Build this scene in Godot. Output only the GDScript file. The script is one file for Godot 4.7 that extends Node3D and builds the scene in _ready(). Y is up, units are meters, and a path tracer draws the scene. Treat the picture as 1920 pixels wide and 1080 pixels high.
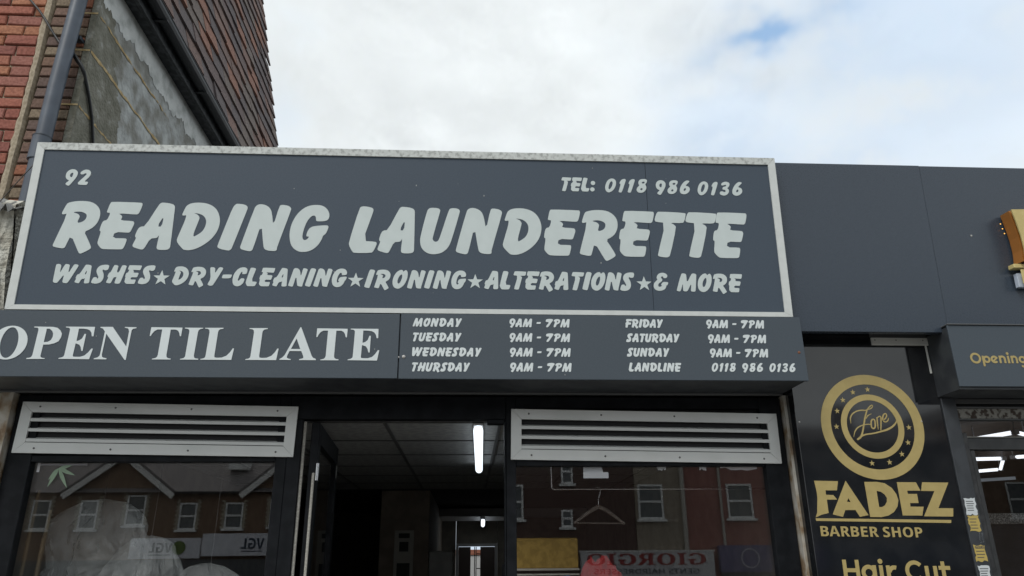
extends Node3D
# A launderette front seen from the pavement: fascia sign, shutter box with opening hours, windows, open door,
# the brick house on the left, the barber shop on the right and the terrace over the road that the panes mirror.

const TILT := 0.0576  # the fascias lean out at the top
const BRUSH := {
	"R": [[25,188,35,194,61,200,92,201,119,197,140,185,155,166,160,145,158,122,149,100,133,83,109,71,126,44,144,11,145,2,135,-6,111,-20,104,-18,98,-9,62,58,48,9,45,2,33,1,4,7,0,12,1,20,35,147,18,142,13,145,13,151],[53,152,72,156,91,154,106,146,110,136,106,121,94,111,76,107,83,133,81,139,74,146]],
	"E": [[32,200,144,198,149,195,150,186,142,154,137,149,132,147,62,151,73,144,79,137,78,132,74,121,122,119,127,115,129,107,120,78,116,71,108,70,60,72,54,46,104,46,109,43,109,33,103,8,99,2,91,0,29,0,17,3,3,19,0,29,7,73,2,75,0,80,5,109,11,119,23,121,32,152,20,153,17,156,18,162,25,195]],
	"A": [[85,198,92,200,116,198,134,193,141,185,142,170,144,17,142,7,135,2,118,0,99,1,93,6,92,15,96,65,90,52,85,49,63,47,47,8,41,1,32,1,6,9,0,14,0,21,10,49,5,52,4,61,11,86,19,96,37,98,78,190],[104,144,101,97,83,98]],
	"D": [[23,190,36,199,63,203,94,201,123,190,145,168,157,134,157,105,149,75,131,47,106,24,78,7,52,0,32,2,26,6,4,30,0,41,1,51,29,150,12,145,8,149,9,155,18,183],[49,158,76,155,95,144,105,125,104,104,96,82,80,67,56,53,77,133,76,141,67,152]],
	"I": [[52,198,60,201,86,198,99,191,101,182,99,173,57,15,52,5,44,1,10,8,0,15,0,23,18,92,42,183]],
	"N": [[47,195,60,201,81,198,100,186,110,165,120,106,137,194,146,200,172,196,183,188,185,178,142,18,143,11,141,4,130,2,107,4,94,10,89,22,73,120,50,10,44,1,34,0,6,7,0,13,0,21,40,183]],
	"G": [[93,202,119,200,139,188,152,165,151,144,143,134,124,131,104,131,100,135,100,145,96,154,88,156,77,149,64,128,54,93,51,65,55,52,63,49,72,54,79,66,69,65,66,70,71,91,81,105,99,111,144,115,151,111,151,102,142,76,132,71,129,55,114,27,90,6,61,-1,35,3,12,23,3,51,0,83,5,118,19,153,39,179,63,196]],
	"L": [[34,191,44,199,66,198,86,193,91,185,89,173,54,50,106,48,110,42,109,33,99,8,91,0,25,-1,16,4,2,29,0,43]],
	"U": [[31,194,41,198,68,197,78,190,77,180,51,74,50,60,58,51,69,52,77,63,112,190,121,198,147,197,157,189,156,177,129,71,115,29,90,5,57,-3,29,2,7,22,0,48,1,73,24,182]],
	"T": [[11,194,20,199,129,195,132,188,124,157,115,149,63,150,82,141,88,129,55,8,47,0,33,-1,7,3,4,10,45,149,5,153,0,159,2,170]],
	"W": [[9,201,32,204,52,196,57,180,52,100,88,190,97,203,124,202,139,192,139,175,135,98,176,191,187,202,214,200,226,189,223,176,154,18,142,2,122,0,101,5,94,14,95,36,100,97,54,17,42,2,18,3,2,13,0,25,3,186]],
	"S": [[125,202,147,199,154,186,150,157,140,144,114,141,103,150,95,147,93,137,110,105,116,67,109,35,89,9,49,-3,13,2,0,11,1,24,11,56,21,67,42,68,48,63,53,50,64,56,65,69,41,111,34,136,39,162,56,185,84,198]],
	"H": [[55,197,70,200,94,194,100,181,90,123,114,119,131,188,144,200,175,195,183,182,144,18,134,2,108,0,86,6,85,17,99,78,86,69,68,68,52,13,42,2,9,8,0,16,18,67,8,72,7,83,17,115,33,123]],
	"Y": [[10,197,35,199,55,191,59,178,60,130,90,189,104,200,129,196,139,186,134,173,58,13,44,0,20,0,0,9,1,22,24,74,8,178]],
	"-": [[12,121,93,122,98,116,93,93,82,81,4,80,0,87,5,113]],
	"C": [[84,201,114,202,137,189,143,170,139,137,124,128,97,128,90,134,96,149,88,156,75,139,61,100,54,64,56,55,68,58,81,78,95,84,117,81,121,69,115,39,91,7,56,-5,25,3,6,28,0,70,7,122,32,168,57,191]],
	"M": [[57,193,78,200,105,194,111,179,112,92,164,189,180,200,204,197,218,186,215,161,199,16,192,3,174,0,150,5,148,15,160,95,119,18,106,4,88,2,70,8,66,17,71,97,44,14,34,3,19,3,0,10,1,19]],
	"O": [[73,199,95,201,104,191,105,178,125,197,140,199,153,176,154,132,142,83,120,39,88,8,57,-4,28,4,6,28,0,68,5,112,22,152,45,181],[94,156,99,132,93,101,78,63,61,49,50,63,51,88,61,119,75,141]],
	"&": [[97,202,127,197,149,179,151,160,141,145,117,141,108,144,107,157,95,163,82,153,82,141,96,132,94,113,78,98,60,88,47,69,49,51,63,45,78,51,91,61,81,65,80,76,96,96,108,101,150,100,156,92,148,71,142,63,130,63,134,49,118,24,91,9,58,3,25,9,3,32,0,63,9,91,38,119,45,122,37,143,41,168,64,193]],
	"0": [[100,205,140,187,152,143,138,83,106,31,57,-2,24,3,1,37,0,88,23,155,59,192],[94,166,70,148,51,104,42,59,52,42,73,57,95,97,107,142]],
	"1": [[65,196,93,200,104,185,98,160,46,12,29,0,2,7,0,21,35,125,19,129,18,144,40,181]],
	"2": [[49,194,83,200,119,185,133,150,125,111,67,42,107,43,117,33,107,5,91,0,11,2,0,19,5,38,82,130,83,146,67,153,47,136,24,135,11,144,13,167]],
	"9": [[57,201,97,198,127,173,135,141,125,95,71,4,52,-18,15,3,15,20,52,55,21,67,0,99,2,151,25,184],[75,156,54,145,45,119,56,100,74,94,82,127,83,146]],
	"3": [[94,207,141,193,149,160,128,123,106,112,131,86,128,49,97,11,55,0,14,9,0,36,12,61,46,62,66,47,85,58,86,77,69,87,49,87,43,106,59,129,87,132,103,152,90,162,68,151,40,146,30,161,46,188]],
	"6": [[100,205,135,202,147,187,79,126,120,120,143,90,134,46,96,11,53,0,13,14,0,51,15,110,55,170],[76,96,57,74,55,52,72,52,87,67,89,89]],
	"8": [[83,202,131,203,154,185,141,147,119,125,138,96,131,51,99,14,58,0,17,9,0,41,10,78,47,109,31,130,33,167,55,193],[94,166,76,153,79,139,99,135,118,150,115,165],[69,72,54,60,53,42,71,38,85,53,82,69]],
	"7": [[21,193,154,199,171,169,141,131,65,17,33,-1,0,16,85,125,12,124,3,155]],
	"P": [[29,182,90,200,150,183,160,132,123,87,74,73,56,18,24,0,0,17,44,136,15,136,11,156],[86,157,115,147,104,119,78,114]],
	"F": [[36,200,148,198,153,195,153,186,146,154,141,149,136,147,66,151,76,144,82,137,82,132,78,121,126,119,131,115,132,107,124,78,119,71,112,70,64,72,48,10,44,2,35,0,6,2,0,6,1,13,10,73,6,75,4,80,9,109,15,119,27,121,36,152,24,153,21,156,22,162,29,195]],
	"*": [[80,176,60,116,-4,115,48,77,28,17,80,54,132,17,112,77,164,115,100,116]],
}
const SERIF := {
	"P": [[5,172,99,171,122,166,139,152,149,135,149,116,140,94,120,83,96,77,68,76,66,17,69,10,79,6,89,5,89,1,0,0,1,5,15,7,22,11,26,21,29,153,27,162,21,166,5,167],[69,161,83,161,98,150,106,135,107,117,101,100,88,91,68,89]],
	"E": [[5,172,150,172,151,121,143,121,138,140,129,152,115,159,94,162,71,162,71,95,84,99,97,110,105,134,112,133,111,43,105,43,98,64,89,76,69,83,67,18,70,13,79,12,104,12,124,19,139,34,153,56,160,55,151,0,0,1,0,5,16,9,23,14,25,22,28,151,27,160,21,166,5,168]],
	"N": [[4,171,65,172,150,67,151,148,147,160,141,165,126,168,127,172,185,171,185,166,169,162,163,154,159,-4,153,-3,39,135,36,24,39,12,45,8,63,4,62,-1,0,-1,0,4,16,8,25,16,27,27,30,147,18,162,4,167]],
	"T": [[1,172,159,171,158,124,152,125,147,142,139,154,127,160,101,160,99,22,102,12,110,7,123,5,123,0,30,0,31,4,46,7,53,13,56,23,58,160,34,160,20,151,10,137,5,124,0,125]],
	"I": [[2,171,95,171,94,167,80,164,73,156,71,148,67,22,70,11,77,7,92,5,91,0,0,0,1,4,16,7,23,14,24,22,27,149,25,159,18,164,2,167]],
	"L": [[3,171,96,172,96,167,80,164,73,157,71,147,68,23,70,13,82,11,106,12,129,22,144,39,157,62,163,61,156,0,0,0,0,4,15,7,22,13,24,21,28,148,25,160,18,165,3,167]],
	"A": [[91,177,96,177,162,24,170,13,185,6,185,0,100,0,100,5,115,8,121,13,118,24,107,48,47,48,37,23,36,13,43,8,57,5,57,0,0,1,0,5,13,13,24,26],[77,116,101,59,53,59]],
}
const BLOCK := {
	"F": [[1921,2033,2057,2030,2043,1980,1978,1981,1977,1957,2019,1955,2036,1931,1978,1931,1977,1860,1936,1851,1901,1837,1913,1862,1926,1940,1927,1973]],
	"A": [[2101,2032,2200,1848,2150,1839,2131,1875,2073,1875,2054,1839,1999,1853],[2101,1939,2111,1917,2090,1919]],
	"D": [[2207,2026,2280,2026,2323,2018,2359,1993,2379,1959,2384,1926,2373,1893,2348,1864,2313,1845,2272,1837,2208,1838],[2269,1977,2292,1972,2312,1957,2321,1939,2317,1918,2303,1899,2286,1891,2268,1890]],
	"E": [[2394,2024,2504,2023,2521,1977,2445,1978,2445,1960,2498,1960,2497,1911,2448,1911,2447,1892,2522,1891,2505,1844,2394,1845]],
	"Z": [[2540,2023,2692,2021,2605,1883,2690,1882,2680,1838,2514,1840,2602,1975,2525,1976]],
	"_": [[1900,1833,2665,1820,2661,1804,1901,1819]],
}
const SCRIPT_STROKES := [
	[2186,2352,2,2188,2383,7,2202,2405,7,2227,2421,7,2257,2428,7,2290,2429,6,2309,2446,6,2324,2457,6,2331,2456,5,2330,2449,5,2319,2439,6,2303,2433,4],
	[2293,2428,8,2274,2384,9,2261,2346,9,2247,2306,9,2233,2278,11,2211,2262,11],
	[2316,2408,2,2296,2399,5,2280,2381,4],
	[2189,2275,2,2200,2303,5,2220,2327,7,2252,2342,6,2278,2347,5,2299,2347,5],
	[2234,2279,8,2262,2289,8,2304,2295,8,2354,2306,9,2395,2318,11,2431,2337,10,2455,2361,7,2456,2372,2],
	[2320,2376,8,2309,2368,8,2304,2349,8,2304,2329,8,2313,2323,8,2324,2331,8,2328,2349,8,2328,2370,8,2320,2376,8],
	[2344,2384,7,2342,2353,7,2340,2318,2],
	[2343,2383,4,2361,2393,7,2368,2385,7,2363,2356,7,2355,2315,5],
	[2379,2371,4,2394,2381,6,2404,2398,7,2399,2409,7,2387,2402,7,2378,2384,8,2381,2365,8,2393,2361,7,2407,2370,6,2413,2384,2],
]
var rng := RandomNumberGenerator.new()
var mats := {}
var boxes := {}
var used := {}


# ---------- names, tags ----------
func numbered(called: String) -> String:
	used[called] = used.get(called, 0) + 1
	return called if used[called] == 1 else "%s_%03d" % [called, used[called] - 1]


func tag(o: Node, label: String, category: String, group := "") -> Node:
	o.set_meta("label", label)
	o.set_meta("category", category)
	o.set_meta("kind", "thing")
	if group != "":
		o.set_meta("group", group)
	return o


func thing(called: String, at: Vector3, label: String, category: String, group := "") -> Node3D:
	var o := Node3D.new()
	o.name = numbered(called)
	add_child(o)
	o.position = at
	tag(o, label, category, group)
	return o


func part(parent: Node, called: String, mesh: Mesh, m: Material, at := Vector3.ZERO, turn := Vector3.ZERO) -> MeshInstance3D:
	var o := MeshInstance3D.new()
	o.name = called
	o.mesh = mesh
	o.material_override = m
	parent.add_child(o, true)
	o.position = at
	o.rotation = turn
	return o


func solo(called: String, mesh: Mesh, m: Material, at: Vector3, label: String, category: String, group := "") -> MeshInstance3D:
	var o := part(self, numbered(called), mesh, m, at)
	tag(o, label, category, group)
	return o


func structure(called: String, mesh: Mesh, m: Material, at := Vector3.ZERO) -> MeshInstance3D:
	var o := part(self, numbered(called), mesh, m, at)
	o.set_meta("kind", "structure")
	return o


func holder(parent: Node, called: String, at := Vector3.ZERO) -> Node3D:
	var o := Node3D.new()
	o.name = called
	parent.add_child(o, true)
	o.position = at
	return o


# ---------- mesh builder: faces are given counter-clockwise seen from outside ----------
class Shape:
	var st := SurfaceTool.new()

	func _init() -> void:
		st.begin(Mesh.PRIMITIVE_TRIANGLES)

	func tri(a: Vector3, b: Vector3, c: Vector3) -> void:
		var n := (b - a).cross(c - a)
		if n.length_squared() < 1e-18:
			return
		n = n.normalized()
		for v: Vector3 in [a, c, b]:
			st.set_normal(n)
			st.add_vertex(v)

	func smooth(a: Vector3, b: Vector3, c: Vector3, na: Vector3, nb: Vector3, nc: Vector3) -> void:
		st.set_normal(na); st.add_vertex(a)
		st.set_normal(nc); st.add_vertex(c)
		st.set_normal(nb); st.add_vertex(b)

	func quad(a: Vector3, b: Vector3, c: Vector3, d: Vector3) -> void:
		tri(a, b, c)
		tri(a, c, d)

	func block(lo: Vector3, hi: Vector3) -> void:
		hexa(Vector3(lo.x, lo.y, lo.z), Vector3(hi.x, lo.y, lo.z), Vector3(hi.x, hi.y, lo.z), Vector3(lo.x, hi.y, lo.z),
			Vector3(lo.x, lo.y, hi.z), Vector3(hi.x, lo.y, hi.z), Vector3(hi.x, hi.y, hi.z), Vector3(lo.x, hi.y, hi.z))

	# eight corners: back face (z low) left-bottom, right-bottom, right-top, left-top, then front face alike
	func hexa(a: Vector3, b: Vector3, c: Vector3, d: Vector3, e: Vector3, f: Vector3, g: Vector3, h: Vector3) -> void:
		quad(e, f, g, h)
		quad(b, a, d, c)
		quad(a, e, h, d)
		quad(f, b, c, g)
		quad(h, g, c, d)
		quad(a, b, f, e)

	func tube(pts: Array, radii: Variant, sides := 10, capped := true) -> void:
		var rings := []
		var last_side := Vector3.ZERO
		for i in pts.size():
			var fwd: Vector3 = (pts[mini(i + 1, pts.size() - 1)] - pts[maxi(i - 1, 0)]).normalized()
			var side: Vector3
			if last_side == Vector3.ZERO:
				side = fwd.cross(Vector3.UP if absf(fwd.y) < 0.9 else Vector3.BACK).normalized()
			else:
				side = (last_side - fwd * last_side.dot(fwd)).normalized()
			last_side = side
			var up := side.cross(fwd).normalized()
			var r: float = radii[i] if radii is Array else radii
			var ring := []
			for k in sides:
				var a := TAU * k / sides
				var n := side * cos(a) + up * sin(a)
				ring.append([pts[i] + n * r, n])
			rings.append(ring)
		for i in rings.size() - 1:
			for k in sides:
				var a: Array = rings[i][k]
				var b: Array = rings[i][(k + 1) % sides]
				var c: Array = rings[i + 1][(k + 1) % sides]
				var d: Array = rings[i + 1][k]
				smooth(a[0], c[0], b[0], a[1], c[1], b[1])
				smooth(a[0], d[0], c[0], a[1], d[1], c[1])
		if capped:
			for k in sides:
				tri(pts[0], rings[0][k][0], rings[0][(k + 1) % sides][0])
				tri(pts[-1], rings[-1][(k + 1) % sides][0], rings[-1][k][0])

	# a profile in x-y (counter-clockwise) pulled along z from z0 to z1
	func prism(profile: PackedVector2Array, z0: float, z1: float) -> void:
		var n := profile.size()
		for i in n:
			var p := profile[i]
			var q := profile[(i + 1) % n]
			quad(Vector3(p.x, p.y, z1), Vector3(p.x, p.y, z0), Vector3(q.x, q.y, z0), Vector3(q.x, q.y, z1))
		var t := Geometry2D.triangulate_polygon(profile)
		for i in range(0, t.size(), 3):
			var a := profile[t[i]]
			var b := profile[t[i + 1]]
			var c := profile[t[i + 2]]
			if (b - a).cross(c - a) < 0.0:
				var k := b
				b = c
				c = k
			tri(Vector3(a.x, a.y, z1), Vector3(b.x, b.y, z1), Vector3(c.x, c.y, z1))
			tri(Vector3(a.x, a.y, z0), Vector3(c.x, c.y, z0), Vector3(b.x, b.y, z0))

	func done() -> ArrayMesh:
		return st.commit()


func cbox(s: Vector3, bevel := 0.003) -> ArrayMesh:  # a box with chamfered edges, centred
	var key := "%.4f %.4f %.4f %.4f" % [s.x, s.y, s.z, bevel]
	if boxes.has(key):
		return boxes[key]
	var m := Shape.new()
	var h := s / 2
	var b := minf(bevel, minf(h.x, minf(h.y, h.z)) * 0.6)
	var p := func(ax: int, v: Vector3) -> Vector3:
		var w := Vector3(v.x * (h.x - b), v.y * (h.y - b), v.z * (h.z - b))
		w[ax] = v[ax] * h[ax]
		return w
	for ax in 3:
		var u := (ax + 1) % 3
		var w := (ax + 2) % 3
		for sg: float in [-1.0, 1.0]:
			var c := []
			for k: Array in [[-1, -1], [1, -1], [1, 1], [-1, 1]]:
				var v := Vector3.ZERO
				v[ax] = sg
				v[u] = k[0]
				v[w] = k[1]
				c.append(p.call(ax, v))
			if sg > 0:
				m.quad(c[0], c[1], c[2], c[3])
			else:
				m.quad(c[3], c[2], c[1], c[0])
			for su: float in [-1.0, 1.0]:  # edge between this face and face u
				var q := []
				for k: Array in [[ax, -1], [u, -1], [u, 1], [ax, 1]]:
					var v := Vector3.ZERO
					v[ax] = sg
					v[u] = su
					v[w] = k[1]
					q.append(p.call(k[0], v))
				if sg * su > 0:
					m.quad(q[0], q[1], q[2], q[3])
				else:
					m.quad(q[3], q[2], q[1], q[0])
	for x: float in [-1.0, 1.0]:
		for y: float in [-1.0, 1.0]:
			for z: float in [-1.0, 1.0]:
				var v := Vector3(x, y, z)
				if x * y * z > 0:
					m.tri(p.call(0, v), p.call(1, v), p.call(2, v))
				else:
					m.tri(p.call(0, v), p.call(2, v), p.call(1, v))
	boxes[key] = m.done()
	return boxes[key]


func bar(parent: Node, called: String, lo: Vector3, hi: Vector3, m: Material, bevel := 0.003) -> MeshInstance3D:
	return part(parent, called, cbox(hi - lo, bevel), m, (lo + hi) / 2)


func tube_mesh(pts: Array, r: Variant, sides := 10) -> ArrayMesh:
	var s := Shape.new()
	s.tube(pts, r, sides)
	return s.done()


# ---------- lettering ----------
func to_poly(flat: Array, k: float) -> PackedVector2Array:
	var p := PackedVector2Array()
	for i in range(0, flat.size(), 2):
		p.append(Vector2(flat[i], flat[i + 1]) * k)
	if Geometry2D.is_polygon_clockwise(p):
		p.reverse()
	return p


func rounded(p: PackedVector2Array, times: int) -> PackedVector2Array:
	for t in times:
		var q := PackedVector2Array()
		for i in p.size():
			var a := p[i]
			var b := p[(i + 1) % p.size()]
			q.append(a.lerp(b, 0.25))
			q.append(a.lerp(b, 0.75))
		p = q
	return p


func plate(polys: Array, thick: float) -> ArrayMesh:  # an outline and its holes, cut from a sheet that lies on z = 0
	var outer: PackedVector2Array = polys[0]
	var s := Shape.new()
	var box := Rect2(outer[0], Vector2.ZERO)
	for v in outer:
		box = box.expand(v)
	box = box.grow(1.0)
	var cuts := [box.position.x]
	for i in range(1, polys.size()):
		var mid := 0.0
		for v: Vector2 in polys[i]:
			mid += v.x
		cuts.append(mid / polys[i].size() + 0.00013 * i)
	cuts.append(box.end.x)
	cuts.sort()
	for i in cuts.size() - 1:
		var strip := PackedVector2Array([Vector2(cuts[i], box.position.y), Vector2(cuts[i + 1], box.position.y), Vector2(cuts[i + 1], box.end.y), Vector2(cuts[i], box.end.y)])
		var pieces: Array = [outer] if polys.size() == 1 else Geometry2D.intersect_polygons(outer, strip)
		for k in range(1, polys.size()):
			var left := []
			for piece: PackedVector2Array in pieces:
				left.append_array(Geometry2D.clip_polygons(piece, polys[k]))
			pieces = left
		for piece: PackedVector2Array in pieces:
			var t := Geometry2D.triangulate_polygon(piece)
			for j in range(0, t.size(), 3):
				var a := piece[t[j]]
				var b := piece[t[j + 1]]
				var c := piece[t[j + 2]]
				if (b - a).cross(c - a) < 0.0:
					var w := b
					b = c
					c = w
				s.tri(Vector3(a.x, a.y, thick), Vector3(b.x, b.y, thick), Vector3(c.x, c.y, thick))
	for k in polys.size():
		var p: PackedVector2Array = polys[k]
		for i in p.size():
			var a := p[i]
			var b := p[(i + 1) % p.size()]
			if k > 0:
				var w := a
				a = b
				b = w
			s.quad(Vector3(a.x, a.y, thick), Vector3(a.x, a.y, 0), Vector3(b.x, b.y, 0), Vector3(b.x, b.y, thick))
	return s.done()


var letters := {}


func brush_letter(ch: String, cap: float) -> Array:  # [mesh, width in metres]
	var key := "%s %.4f" % [ch, cap]
	if not letters.has(key):
		var polys := []
		var k := cap / 200.0
		var src: Array
		if ch == ":":
			src = []
		else:
			src = BRUSH[ch]
		if ch == ":":
			var pair := Shape.new()
			for y: float in [0.16, 0.62]:
				var c := PackedVector2Array()
				for i in 14:
					c.append(Vector2(0.16 + y * 0.12, y) * cap + Vector2.from_angle(TAU * i / 14) * cap * 0.15)
				pair.prism(c, 0.0, 0.0014)
			letters[key] = [pair.done(), cap * 0.42]
		else:
			var wide := 0.0
			for f: Array in src:
				polys.append(rounded(to_poly(f, k), 0 if ch == "*" else 2 if ch in "OCSDGU0368&" else 1))
			for v: Vector2 in polys[0]:
				wide = maxf(wide, v.x)
			letters[key] = [plate(polys, 0.0014), wide]
	return letters[key]


func brush_line(parent: Node, called: String, text: String, x0: float, x1: float, y: float, cap: float, z: float, m: Material) -> void:
	# letters stand at even gaps measured along their slant; the gap is chosen so that the word fills x0 to x1
	var h := holder(parent, called, Vector3(0, 0, z))
	var at := []
	var x := 0.0
	var gaps := 0
	for i in text.length():
		if text[i] == " ":
			x += cap * 0.36
			at.append(null)
		else:
			var e := slanted(text[i])
			at.append([x - e.x * cap, gaps])
			x += (e.y - e.x) * cap
		gaps += 1
	var first: Array = at[0]
	var last: Array = at[-1]
	var wide: float = brush_letter(text[-1], cap)[1]
	var gap: float = (x1 - x0 - wide - (last[0] - first[0])) / maxf(1.0, last[1])
	for i in text.length():
		if at[i] != null:
			part(h, "letter", brush_letter(text[i], cap)[0], m, Vector3(x0 - first[0] + at[i][0] + gap * at[i][1], y, 0))


func slanted(ch: String) -> Vector2:  # left and right reach of a letter along the slant, in cap heights
	if ch == ":":
		return Vector2(0.0, 0.34)
	var lo := 9.0
	var hi := -9.0
	var f: Array = BRUSH[ch][0]
	for i in range(0, f.size(), 2):
		var v: float = (f[i] - 0.2 * f[i + 1]) / 200.0
		lo = minf(lo, v)
		hi = maxf(hi, v)
	return Vector2(lo, hi)


func ribbon(s: Shape, pts: Array, thick: float) -> void:  # pts: Vector3(x, y, width); a flat brush stroke with round ends
	var soft := []
	for i in pts.size() - 1:
		var a: Vector3 = pts[maxi(i - 1, 0)]
		var b: Vector3 = pts[i]
		var c: Vector3 = pts[i + 1]
		var d: Vector3 = pts[mini(i + 2, pts.size() - 1)]
		if i == 0 and pts[0].distance_to(pts[-1]) < 1e-6:
			a = pts[-2]
		if i == pts.size() - 2 and pts[0].distance_to(pts[-1]) < 1e-6:
			d = pts[1]
		for k in 5:
			soft.append(b.cubic_interpolate(c, a, d, k / 5.0))
	soft.append(pts[-1])
	var closed: bool = pts[0].distance_to(pts[-1]) < 1e-6
	var L := []
	var R := []
	for i in soft.size():
		var before: Vector3 = soft[maxi(i - 1, 0)] if not closed else soft[(i - 1 + soft.size() - 1) % (soft.size() - 1)]
		var after: Vector3 = soft[mini(i + 1, soft.size() - 1)] if not closed else soft[(i + 1) % (soft.size() - 1)]
		var dir := Vector2(after.x - before.x, after.y - before.y).normalized()
		var n := Vector2(-dir.y, dir.x) * maxf(soft[i].z, 0.0005) / 2
		L.append(Vector3(soft[i].x + n.x, soft[i].y + n.y, thick))
		R.append(Vector3(soft[i].x - n.x, soft[i].y - n.y, thick))
	var dn := Vector3(0, 0, -thick)
	for i in soft.size() - 1:
		s.quad(L[i], R[i], R[i + 1], L[i + 1])
		s.quad(L[i] + dn, L[i], L[i + 1], L[i + 1] + dn)
		s.quad(R[i], R[i] + dn, R[i + 1] + dn, R[i + 1])
	if not closed:
		for e in 2:
			var j := 0 if e == 0 else soft.size() - 1
			var c := Vector3(soft[j].x, soft[j].y, thick)
			var from: Vector3 = L[j] - c if e == 0 else R[j] - c
			for k in 6:
				var p := c + from.rotated(Vector3.BACK, PI * k / 6)
				var q := c + from.rotated(Vector3.BACK, PI * (k + 1) / 6)
				s.tri(c, p, q)
				s.quad(p, p + dn, q + dn, q)


func stick(s: Shape, a: Vector2, b: Vector2, w: float, thick: float) -> void:  # a straight stroke with square ends
	var n := (b - a).normalized().orthogonal() * w / 2
	var p := PackedVector2Array([a + n, a - n, b - n, b + n])
	if Geometry2D.is_polygon_clockwise(p):
		p.reverse()
	s.prism(p, 0.0, thick)


func arc(s: Shape, c: Vector2, r: float, a0: float, a1: float, w: float, thick: float, steps := 28) -> void:  # degrees
	for i in steps:
		var p := Vector2.from_angle(deg_to_rad(lerpf(a0, a1, float(i) / steps)))
		var q := Vector2.from_angle(deg_to_rad(lerpf(a0, a1, float(i + 1) / steps)))
		var po := c + p * (r + w / 2)
		var pi := c + p * (r - w / 2)
		var qo := c + q * (r + w / 2)
		var qi := c + q * (r - w / 2)
		var f := func(v: Vector2, z: float) -> Vector3: return Vector3(v.x, v.y, z)
		s.quad(f.call(pi, thick), f.call(po, thick), f.call(qo, thick), f.call(qi, thick))
		s.quad(f.call(po, thick), f.call(po, 0.0), f.call(qo, 0.0), f.call(qo, thick))
		s.quad(f.call(pi, 0.0), f.call(pi, thick), f.call(qi, thick), f.call(qi, 0.0))


func ring_mesh(c: Vector2, r: float, w: float, thick: float) -> ArrayMesh:
	var s := Shape.new()
	arc(s, c, r, 0, 360, w, thick, 72)
	return s.done()


func star_mesh(r: float, thick: float) -> ArrayMesh:
	var p := PackedVector2Array()
	for i in 10:
		p.append(Vector2.from_angle(PI / 2 + PI * i / 5) * (r if i % 2 == 0 else r * 0.4))
	return plate([p], thick)


func text_part(parent: Node, called: String, text: String, font_name: String, weight: int, height: float, width: float, depth: float, m: Material, left: Vector3, turn := Vector3.ZERO) -> MeshInstance3D:
	var f := SystemFont.new()
	f.font_names = PackedStringArray([font_name])
	f.font_weight = weight
	var t := TextMesh.new()
	t.font = f
	t.text = text
	t.font_size = 64
	t.pixel_size = 0.01
	t.depth = 0.01
	t.curve_step = 0.8
	t.horizontal_alignment = HORIZONTAL_ALIGNMENT_LEFT
	var box := t.get_aabb()
	var o := part(parent, called, t, m)
	var k := Vector3(width / box.size.x, height / box.size.y, depth / maxf(box.size.z, 0.0001))
	o.transform = Transform3D(Basis.from_euler(turn), left) * Transform3D(Basis.from_scale(k), -box.position * k)
	return o


# ---------- materials (colours are linear base colours) ----------
func L(r: float, g: float, b: float) -> Color:
	return Color(r, g, b).linear_to_srgb()


func flat(key: String, c: Color, rough := 0.6, metal := 0.0, spec := 0.5) -> StandardMaterial3D:
	if not mats.has(key):
		var m := StandardMaterial3D.new()
		m.resource_name = key
		m.albedo_color = c
		m.roughness = rough
		m.metallic = metal
		m.metallic_specular = spec
		mats[key] = m
	return mats[key]


func noise_tex(colors: Array, stops: Array, freq: float, seed_: int, octaves := 5, kind := FastNoiseLite.TYPE_SIMPLEX_SMOOTH, size := 512, normal := false, bump := 4.0) -> NoiseTexture2D:
	var n := FastNoiseLite.new()
	n.noise_type = kind
	n.seed = seed_
	n.frequency = freq
	n.fractal_octaves = octaves
	var t := NoiseTexture2D.new()
	t.width = size
	t.height = size
	t.seamless = true
	t.noise = n
	t.as_normal_map = normal
	t.bump_strength = bump
	if not normal:
		var g := Gradient.new()
		g.offsets = PackedFloat32Array(stops)
		g.colors = PackedColorArray(colors)
		t.color_ramp = g
	return t


# a surface whose colour wanders between the given colours; scale = repeats of the texture per metre
func grainy(key: String, colors: Array, stops: Array, scale: float, rough: float, seed_: int, freq := 0.012, metal := 0.0, bump := 0.0, spec := 0.5, rough_var := 0.0) -> StandardMaterial3D:
	if mats.has(key):
		return mats[key]
	var m := flat(key, Color.WHITE, rough, metal, spec)
	m.albedo_texture = noise_tex(colors, stops, freq, seed_)
	m.uv1_triplanar = true
	m.uv1_world_triplanar = true
	m.uv1_scale = Vector3.ONE * scale
	if bump > 0.0:
		m.normal_enabled = true
		m.normal_texture = noise_tex([], [], freq * 4.0, seed_ + 50, 4, FastNoiseLite.TYPE_SIMPLEX, 512, true, bump)
	if rough_var > 0.0:
		m.roughness = 1.0
		var a := clampf(rough - rough_var, 0.02, 1.0)
		var b := clampf(rough + rough_var, 0.02, 1.0)
		m.roughness_texture = noise_tex([Color(a, a, a), Color(b, b, b)], [0.25, 0.75], freq * 0.6, seed_ + 90)
	return m


func glass(key: String, tint: Color, alpha: float, spec := 0.5) -> StandardMaterial3D:
	var m := flat(key, Color(tint.r, tint.g, tint.b, alpha), 0.0, 0.0, spec)
	m.transparency = BaseMaterial3D.TRANSPARENCY_ALPHA
	return m


func glow(key: String, c: Color, energy: float) -> StandardMaterial3D:
	var m := flat(key, c, 0.5)
	m.emission_enabled = true
	m.emission = c
	m.emission_energy_multiplier = energy
	return m


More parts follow.
